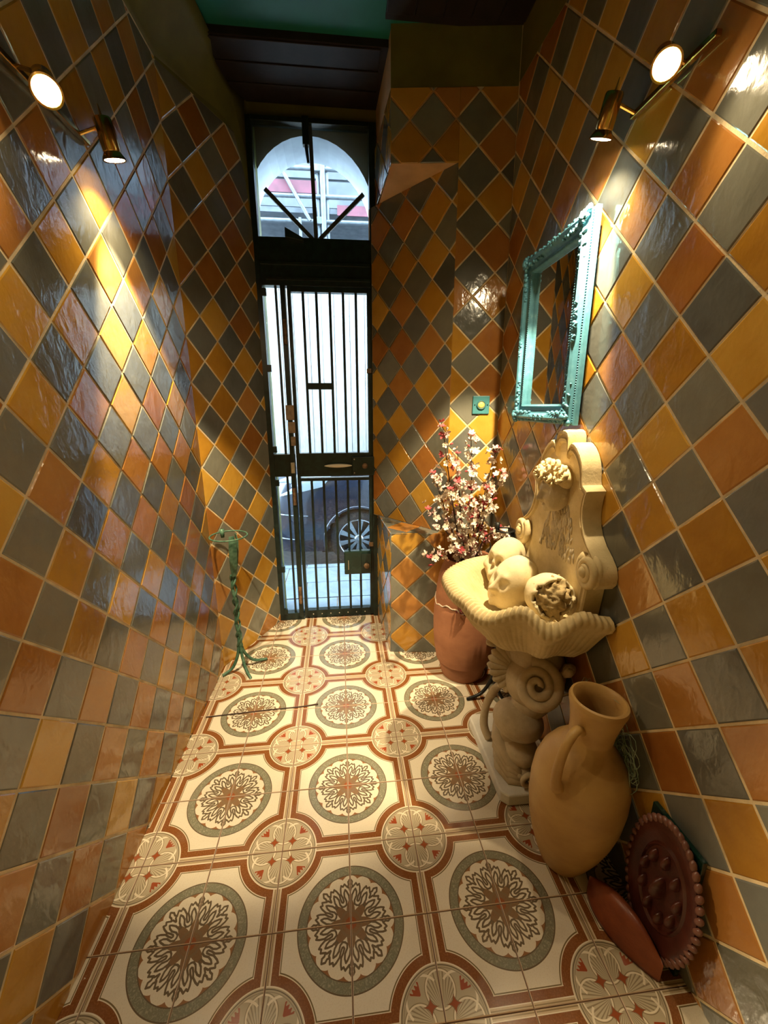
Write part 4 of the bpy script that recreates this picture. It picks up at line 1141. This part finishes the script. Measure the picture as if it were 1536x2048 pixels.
# ------------------------------------------------------------------ jug
def clay(name, c1, c2, rough=.6, sc=6):
    ma, nt, b = mat(name); v = pos_n(nt, (1, 1, 1.6)); n = noise_n(nt, sc, 6, v, .6); n2 = noise_n(nt, 120, 3, v)
    nt.links.new(ramp(nt, n.outputs['Fac'], [(.3, c1), (.7, c2)]), b.inputs['Base Color']); b.inputs['Roughness'].default_value = rough
    bump(nt, b, (X(nt, n2.outputs['Fac']) * .5 + X(nt, n.outputs['Fac'])).s, .25, .003); return ma
M['jug'] = clay('ochre_clay', (.36, .20, .06), (.50, .31, .10), .5)
M['terra'] = clay('red_terracotta', (.26, .10, .045), (.40, .17, .08), .75)
JB = Vector((.622, .097, .0005)); jt = Vector((.042, -.008, .53)).normalized()
jq = Vector((0, 0, 1)).rotation_difference(jt).to_matrix()
jug = thing('clay_jug', 'large ochre clay jug with one strap handle standing beside the fountain slab', 'jug', tuple(JB))
prof = [(.0, .0), (.055, .0), (.061, .005), (.078, .042), (.097, .092), (.112, .145), (.122, .200), (.1255, .260), (.123, .305), (.111, .350), (.092, .383), (.072, .405), (.061, .420), (.056, .432), (.0545, .436), (.0555, .440), (.057, .462), (.0615, .49), (.067, .515), (.072, .532), (.0735, .541), (.071, .549), (.065, .551), (.0585, .545), (.052, .52), (.047, .47), (.05, .42), (.09, .37), (.11, .28), (.09, .15), (0, .03)]
g = G(); g.lathe(prof, 56, JB, jq); g.obj('body', M['jug'], jug, smooth=True, auto=50)
hd_ = Vector((-.88, -.47, 0)).normalized(); g = G()
P = [(.055, .470), (.078, .486), (.104, .480), (.126, .450), (.136, .405), (.134, .360), (.118, .325)]
a, b = smooth_path([tuple(JB + jq @ (hd_ * r + Vector((0, 0, z)))) for r, z in P], [.0118, .0118, .0118, .0118, .012, .013, .018]); g.tube(a, b, 12); g.obj('handle', M['jug'], jug, smooth=True)
# ------------------------------------------------------------------ urn with blossom branches
UC = (.583, .985, .0005)
urn = thing('terracotta_urn', 'tall cracked terracotta urn in the alcove corner holding blossom branches', 'urn', UC)
prof = [(0, 0), (.098, 0), (.102, .006), (.118, .07), (.122, .085), (.130, .088), (.140, .15), (.147, .22), (.149, .29), (.146, .36), (.142, .395), (.140, .398), (.141, .404), (.137, .46), (.128, .52), (.114, .565), (.104, .588), (.110, .605), (.116, .612), (.110, .618), (.100, .612), (.095, .59), (.11, .52), (.13, .4), (.12, .1), (0, .03)]
g = G(); g.lathe(prof, 52, UC); g.obj('body', M['terra'], urn, smooth=True, auto=40)
g = G(); pts = []
for i in range(80):
    a = 2 * pi * i / 80; pts.append((UC[0] + .1425 * cos(a), UC[1] + .1425 * sin(a), .398 + .009 * sin(a * 5 + 1) + .004 * sin(a * 17)))
g.tube(pts + pts[:1], .0035, 6); g.obj('mended_seam', simple('pale_mortar', (.50, .40, .30), .9, var=.3, vscale=40), urn, smooth=True)
# branches
M['twig'] = simple('dark_twig', (.045, .018, .014), .7, var=.3)
def petal_m(name, c):
    ma, nt, b = mat(name); oi = nt.nodes.new('ShaderNodeObjectInfo'); hs = tuple(min(1, k * 1.25) for k in c)
    nt.links.new(mixc(nt, X(nt, oi.outputs['Random']), tuple(k * .8 for k in c), hs), b.inputs['Base Color']); b.inputs['Roughness'].default_value = .6; return ma
M['petal_w'] = petal_m('cream_petal', (.72, .62, .50)); M['petal_p'] = petal_m('blush_petal', (.66, .40, .38)); M['petal_r'] = petal_m('red_petal', (.42, .06, .07))
def blossom_mesh(ma, s, seed):
    rn = random.Random(seed); g = G()
    for k in range(5):
        a = 2 * pi * k / 5 + rn.uniform(-.15, .15); d = Vector((cos(a), sin(a), 0)); e = Vector((-sin(a), cos(a), 0)); lift = rn.uniform(.2, .7)
        P = lambda r, w_: tuple(d * r * s + e * w_ * s + Vector((0, 0, 1)) * s * (lift * r * r * .9))
        g.add([P(.05, 0), P(.45, -.34), P(.45, .34), P(.85, -.36), P(.85, .36), P(1.08, 0)], [(0, 1, 2), (1, 3, 4, 2), (3, 5, 4)])
    g.ball((0, 0, .12 * s), .18 * s, 6, 4)
    return g.mesh('blossom', ma, True)
BL = {k: [blossom_mesh(M[k], s, i) for i, s in enumerate((.0150, .0125, .0168))] for k in ('petal_w', 'petal_p', 'petal_r')}
def bud_mesh():
    g = G(); g.ball((0, 0, 0), (.0045, .0045, .0075), 7, 6); return g.mesh('bud', M['petal_r'], True)
BUD = bud_mesh()
rn = random.Random(31)
TIPS = [((.44, .965, 1.21), 'blossom branch with the tallest pink-tipped spray'), ((.567, .97, 1.17), 'upright blossom branch with a red bud at its tip'), ((.395, .93, 1.02), 'blossom branch with two bare twig ends'),
        ((.672, .95, 1.10), 'blossom branch rising against the lit alcove tiles'), ((.70, .93, 1.02), 'blossom branch closest to the corner of the alcove'), ((.372, .90, .87), 'blossom branch reaching out towards the splayed wall'),
        ((.375, .86, .665), 'low blossom spray drooping over the plinth'), ((.712, .83, .77), 'short blossom spray with a red tip reaching towards the back plate'), ((.50, .93, 1.10), 'middle blossom branch thick with cream flowers'),
        ((.62, .88, .96), 'blossom branch thick with flowers above the urn mouth'), ((.53, .86, .92), 'forward-leaning blossom branch with many open flowers'), ((.47, .92, .95), 'blossom branch between the middle and the splayed wall')]
for bi, (tip, lb) in enumerate(TIPS):
    base = Vector((UC[0] + rn.uniform(-.03, .03), UC[1] + rn.uniform(-.03, .03), .56)); tip = Vector(tip)
    droop = tip.z < .8
    mid = base.lerp(tip, .5) + Vector((rn.uniform(-.02, .02), rn.uniform(-.02, .02), .07 if droop else .02))
    # leave through the urn mouth
    thr = Vector((UC[0], UC[1], .63)).lerp(Vector((tip.x, tip.y, .63)), .22)
    path, rad = smooth_path([tuple(base), tuple(thr), tuple(mid), tuple(tip)], [.0042, .0038, .003, .0014], 8)
    root = thing('blossom_branch', lb, 'branch', tuple(base), 'blossom branches in the urn')
    g = G(); g.tube(path, rad, 6); tw = g.obj('twig', M['twig'], root, smooth=True)
    Lb = (tip - base).length; k = int(Lb * (92 if not droop else 100))
    def put(me, p, d):
        ob = bpy.data.objects.new(me.name.split('.')[0], me); COL.objects.link(ob); ob.parent = root
        q = Vector((0, 0, 1)).rotation_difference(d); ob.matrix_local = Matrix.Translation((p - base) * K) @ q.to_matrix().to_4x4() @ Matrix.Rotation(rn.uniform(0, 6.3), 4, 'Z')
    for i in range(k):
        t = rn.uniform(.30 if not droop else .45, 1.0); j = min(int(t * (len(path) - 1)), len(path) - 2); p = path[j].lerp(path[j + 1], t * (len(path) - 1) - j)
        d = Vector((rn.gauss(0, 1), rn.gauss(-.5, 1), rn.gauss(.25, .8))).normalized(); off = rn.uniform(.008, .034)
        q = p + d * off
        if q.y > 1.11 or q.x > .725: continue
        g.v = g.v
        kind = rn.choices(('petal_w', 'petal_p', 'petal_r', 'bud'), (.70, .16, .07, .07))[0]
        if i % 4 == 0:
            g2 = G(); g2.tube([tuple(p), tuple(q)], [.0013, .0009], 5); g2.obj('twiglet', M['twig'], root)
        put(BUD if kind == 'bud' else rn.choice(BL[kind]), q, d)
    put(BL['petal_r'][0], tip, Vector((0, -.3, 1)).normalized())
# dark red silk bloom hanging at the urn's shoulder
g = G(); c = Vector((.528, .845, .455)); rn = random.Random(2)
M['crimson'] = simple('crimson_silk', (.16, .008, .018), .8, var=.3)
for k in range(26):
    d = Vector((rn.gauss(0, 1), rn.gauss(-.4, .6), rn.gauss(-.3, 1))).normalized(); p = c + d * rn.uniform(.006, .03) + Vector((0, 0, -.02 * (k % 3)))
    e = d.orthogonal().normalized() * .012; f_ = d.cross(e).normalized() * .010; g.add([tuple(p - e), tuple(p + f_ + d * .004), tuple(p + e), tuple(p - f_ + d * .004)], [(0, 1, 2, 3)])
red = thing('red_silk_flower', 'dark red silk flower drooping between urn and basin', 'flower', tuple(c)); g.obj('petals', M['crimson'], red)
g = G(); a, b = smooth_path([(UC[0] - .02, UC[1] - .05, .60), (.565, .872, .64), (.54, .85, .57), tuple(c)], [.002] * 4); g.tube(a, b, 6); g.obj('stem', M['twig'], red)

# ------------------------------------------------------------------ iron stands
M['green_iron'] = simple('green_patina_iron', (.025, .085, .05), .5, .2, col2=(.10, .20, .13), vscale=45, bmp=.4, bscale=150)
M['black_iron'] = simple('black_wrought_iron', (.010, .012, .011), .45, .3, var=.4, vscale=40)
def iron_stand(name, label, c, feet, zt, ma, ring, blades=True):
    st = thing(name, label, 'plant stand', (c[0], c[1], 0)); cx, cy = c
    g = G(); pts = [(cx + .006 * sin(i * .55), cy + .006 * cos(i * .55), .13 + (zt - .19 - .13) * i / 24) for i in range(25)]; g.tube(pts, .0085, 8)
    for sg in (0, pi): 
        pts = [(cx + .011 * cos(i * .42 + sg), cy + .011 * sin(i * .42 + sg), .13 + (zt - .19 - .13) * i / 48) for i in range(49)]; g.tube(pts, .0048, 6)
    g.obj('stem', M[ma], st, smooth=True)
    for fx, fy in feet:
        d = Vector((fx - cx, fy - cy, 0)); g = G()
        a, b = smooth_path([(cx, cy, .19), (cx + d.x * .12, cy + d.y * .12, .10), (cx + d.x * .45, cy + d.y * .45, .032), (fx - d.x * .1, fy - d.y * .1, .009), (fx, fy, .0075)], [.008, .008, .0075, .007, .007]); g.tube(a, b, 8); g.obj('foot', M[ma], st, smooth=True)
    if blades:
        for sg in (-1, 1):
            g = G(); ang = .5 if sg > 0 else 2.2; dx, dy = cos(ang), sin(ang)
            sec = [(.012, zt - .20), (.022, zt - .14), (.030, zt - .08), (.034, zt - .03), (.030, zt + .004)]
            wd = [.008, .017, .019, .017, .012]
            vs = []
            for (r, z), w_ in zip(sec, wd):
                for o_ in (-1, 1):
                    for th_ in (0, .0035): vs.append((cx + sg * dx * (r + th_) - dy * o_ * w_, cy + sg * dy * (r + th_) + dx * o_ * w_, z))
            fs = []
            for i in range(4):
                a0, b0 = i * 4, i * 4 + 4
                fs += [(a0, a0 + 2, b0 + 2, b0), (a0 + 1, b0 + 1, b0 + 3, a0 + 3), (a0, b0, b0 + 1, a0 + 1), (a0 + 2, a0 + 3, b0 + 3, b0 + 2)]
            fs += [(0, 1, 3, 2), (16, 18, 19, 17)]
            g.add(vs, fs); g.obj('leaf_blade', M[ma], st, smooth=False)
    g = G(); pts = [(cx + ring * cos(2 * pi * i / 48), cy + ring * sin(2 * pi * i / 48), zt) for i in range(49)]; g.tube(pts, .0036, 8); g.obj('ring', M[ma], st, smooth=True)
    g = G(); g.tube([(cx - ring, cy, zt - .002), (cx + ring, cy, zt - .002)], .003, 6) if not blades else g.tube([(cx - .03, cy + .01, zt - .01), (cx - .032, cy + .012, zt + .03)], [.008, .012], 8)
    g.obj('cross_rod' if not blades else 'bud_finial', M[ma], st, smooth=True)
    # little leaves on the stem
    for z, a in ((.30, .4), (.42, 2.5)):
        g = G(); g.tube([(cx, cy, z), (cx + .016 * cos(a), cy + .016 * sin(a), z + .035), (cx + .02 * cos(a), cy + .02 * sin(a), z + .06)], [.004, .007, .001], 6, flat=.4); g.obj('leaf', M[ma], st, smooth=True)
    return st
iron_stand('iron_plant_stand', 'green patinated iron tripod stand with a ring top by the left wall', (-.520, 1.118), [(-.603, 1.070), (-.461, 1.036), (-.408, 1.190)], .712, 'green_iron', .083)
iron_stand('iron_plant_stand', 'black iron tripod stand half hidden between urn and fountain', (.672, .782), [(.545, .775), (.718, .735), (.705, .838)], .80, 'black_iron', .036)

# thin cable lying on the floor
g = G(); a, b = smooth_path([(-.60, .792, .003), (-.47, .800, .003), (-.33, .808, .003), (-.20, .812, .003), (-.125, .820, .003)], [.0022, .0022, .0022, .0024, .0045]); g.tube(a, b, 6)
tag(g.obj('floor_cable', simple('dark_brown_cable', (.05, .025, .015), .6), None, smooth=True, origin=(-.35, .815, 0)), 'thin dark cable lying across the floor tiles from the left wall', 'cable')

# ------------------------------------------------------------------ wall switch
sw = thing('bell_push', 'square teal bell push with a yellow button on the alcove wall', 'switch', (.660, 1.139, 1.297))
az = PL['B'][1]; R3 = Matrix.Rotation(az, 3, 'Z')
def onB(g): g.v = [tuple(Vector((.660, 1.1392, 1.297)) + R3 @ Vector(p)) for p in g.v]; return g
onB(G().box((-.0385, -.010, -.0405), (.0385, -.0005, .0405))).obj('plate', simple('teal_plate', (.05, .22, .25), .45, var=.1), sw, bevel=.003)
onB(G().lathe([(.021, .0), (.021, .006), (.016, .008), (.015, .004)], 28, (0, -.010, 0), Matrix.Rotation(pi / 2, 3, 'X'))).obj('collar', simple('teal_collar', (.05, .17, .17), .4), sw, smooth=True)
onB(G().lathe([(.0155, .0), (.0155, .006), (.010, .009), (0, .0095)], 24, (0, -.010, 0), Matrix.Rotation(pi / 2, 3, 'X'))).obj('button', simple('yellow_button', (.75, .52, .16), .4), sw, smooth=True)
for s_ in (-.029, .029): onB(G().ball((s_, -.0105, 0), .003, 8, 6)).obj('screw', M['black_iron'], sw)

# ------------------------------------------------------------------ leaning plate, green glass, terracotta shell
M['plate'] = clay('dark_brown_glaze', (.055, .012, .009), (.10, .024, .015), .35, 14)
pr = .172; tilt = .05; OV = .58; pc = Vector((.690 - .0, -.115, 0))
plt = thing('relief_plate', 'dark red-brown round plate with a roped rim leaning on the wall', 'plate', (.655, -.115, 0))
bot = Vector((.727, -.122, .013)); axu = Vector((sin(tilt), 0, cos(tilt))); axn = Vector((-cos(tilt), 0, sin(tilt))); axs = Vector((0, 1, 0))
pcn = bot + axu * (pr + .004)
RP = Matrix((axs, axu.cross(Vector((0, 0, 0))) if False else axu, axn)).transposed()
RP = Matrix((axu, axs, axn)).transposed()
g = G(); g.lathe([(r_ * 1.14, z_) for r_, z_ in ((0, -.004), (.10, -.004), (.134, .0), (.146, .004), (.148, .010), (.140, .012), (.122, .008), (.102, .004), (.096, .009), (.091, .004), (0, .003))], 64, pcn, RP @ Matrix.Diagonal((1, OV, 1))); g.obj('dish', M['plate'], plt, smooth=True, auto=40)
kn = 44
M['rope'] = clay('roped_rim_glaze', (.12, .045, .03), (.20, .085, .06), .35, 20)
for k in range(kn):
    a = 2 * pi * k / kn; q = RP @ Vector((pr * cos(a), OV * pr * sin(a), .006)); dq = RP @ Vector((-sin(a) * .8 + cos(a) * .6, cos(a) * .8 + sin(a) * .6, 0)).normalized()
    if k == 0:
        g = G(); g.ball((0, 0, 0), (.0125, .0075, .0085), 10, 8); kme = g.mesh('rim_knob', M['rope'], True)
    ob = bpy.data.objects.new('rim_knob', kme); COL.objects.link(ob); ob.parent = plt
    ob.matrix_local = Matrix.Translation((pcn + q - Vector((.655, -.115, 0))) * K) @ Vector((1, 0, 0)).rotation_difference(dq).to_matrix().to_4x4()
g = G(); rn = random.Random(6)
for k in range(9):
    a = 2 * pi * k / 9; g.ball(pcn + RP @ Vector((.075 * cos(a), .050 * sin(a), .004)), (.020, .008, .020), 10, 8)
g.ball(pcn + RP @ Vector((0, 0, .004)), (.032, .012, .032), 14, 10); g.obj('relief', M['plate'], plt, smooth=True)
gg, nt, b = mat('dark_green_glass'); b.inputs['Base Color'].default_value = (.004, .022, .016, 1); b.inputs['Roughness'].default_value = .06
ob = G().box((-.006, -.072, 0), (.006, .072, .35)).obj('glass_slab', gg, None, bevel=.0015, origin=(0, 0, 0))
ob.location = Vector((.7515, -.113, .001)) * K; ob.rotation_euler = (0, .008, 0)
tag(ob, 'dark green glass slab standing behind the roped plate', 'glass')
# curved shell of terracotta: pointed dish lying on its edge
M['shell'] = clay('orange_red_glaze', (.15, .03, .012), (.27, .07, .02), .4, 10)
a0, a1 = Vector((.648, .004, .030)), Vector((.706, -.190, .030)); ax = (a1 - a0); Ls = ax.length; ax.normalize(); sd = Vector((ax.y, -ax.x, 0)) * -1
g = G(); NN, MM = 26, 12
for lay in (0, 1):
    for i in range(NN + 1):
        t = i / NN; wv = .036 * (sin(pi * min(1, t * 1.0)) ** .75) * (1.15 - .45 * t) + .001
        for j in range(MM + 1):
            s_ = (j / MM - .5) * 2; hgt = .052 * (1 - s_ * s_) * sin(pi * t) ** .6
            p = a0 + ax * (Ls * t) + sd * (wv * s_) + Vector((0, 0, hgt + .022 * s_ - lay * .010)); g.v.append(tuple(p))
o2 = (NN + 1) * (MM + 1)
for i in range(NN):
    for j in range(MM):
        k = i * (MM + 1) + j; g.f.append((k, k + 1, k + MM + 2, k + MM + 1)); g.f.append((o2 + k, o2 + k + MM + 1, o2 + k + MM + 2, o2 + k + 1)); g.mi += [0, 0]
for i in range(NN):
    for j in (0, MM):
        k = i * (MM + 1) + j; g.f.append((k, k + MM + 1, o2 + k + MM + 1, o2 + k)); g.mi.append(0)
zmin = min(p[2] for p in g.v); g.v = [(x, y, z - zmin + .001) for x, y, z in g.v]
tag(g.obj('terracotta_leaf', M['shell'], None, smooth=True, origin=(.64, -.1, 0)), 'red terracotta leaf-shaped dish lying in front of the roped plate', 'dish')
# wiry grass tufts behind the jug
M['grass'] = simple('wiry_grass', (.12, .20, .12), .6, col2=(.34, .40, .26), vscale=40)
rn = random.Random(12); g = G()
for k in range(110):
    b0 = Vector((.738 + rn.uniform(-.008, .006), .19 + rn.uniform(-.04, .045), .0)); h_ = rn.uniform(.34, .56); dy = rn.uniform(-.14, .06); dx = rn.uniform(-.035, .012)
    p = [b0, b0 + Vector((dx * .2, dy * .15, h_ * .55)), b0 + Vector((dx * .7, dy * .5, h_ * .9)), b0 + Vector((dx * 1.2, dy, h_ * rn.uniform(.75, 1.0)))]
    p = [Vector((min(q.x, .745), q.y, q.z)) for q in p]
    a, b = smooth_path([tuple(q) for q in p], [.0011, .0010, .0009, .0006], 4); g.tube(a, b, 4)
for k in range(0):
    b0 = Vector((.735, .23, .0)); 
    a, b = smooth_path([tuple(b0), (.66 - .01 * k, .25, .25), (.60 - .02 * k, .235 - .01 * k, .36 + .01 * k), (.56 - .02 * k, .20, .30)], [.001] * 4, 5); g.tube(a, b, 4)
rn = random.Random(77)
for k in range(60):
    c0 = Vector((.738 + rn.uniform(-.012, .008), .055 + rn.uniform(-.03, .06), .36 + rn.uniform(-.05, .06))); ph = rn.uniform(0, 6.3); rr_ = rn.uniform(.015, .045)
    pts = [(min(c0.x + .006 * sin(ph * 3 + i), .752), c0.y + rr_ * cos(ph + i * .55) * (1 - i * .05), c0.z + rr_ * 1.2 * sin(ph + i * .55) * (1 - i * .04)) for i in range(9)]
    g.tube(pts, .0008, 4)
gr = tag(g.obj('wiry_grass', M['grass'], None), 'tuft of wiry green grass behind the clay jug', 'grass'); gr['kind'] = 'stuff'
# ------------------------------------------------------------------ tidy
for ob in bpy.data.objects:
    if '_o' in ob: del ob['_o']
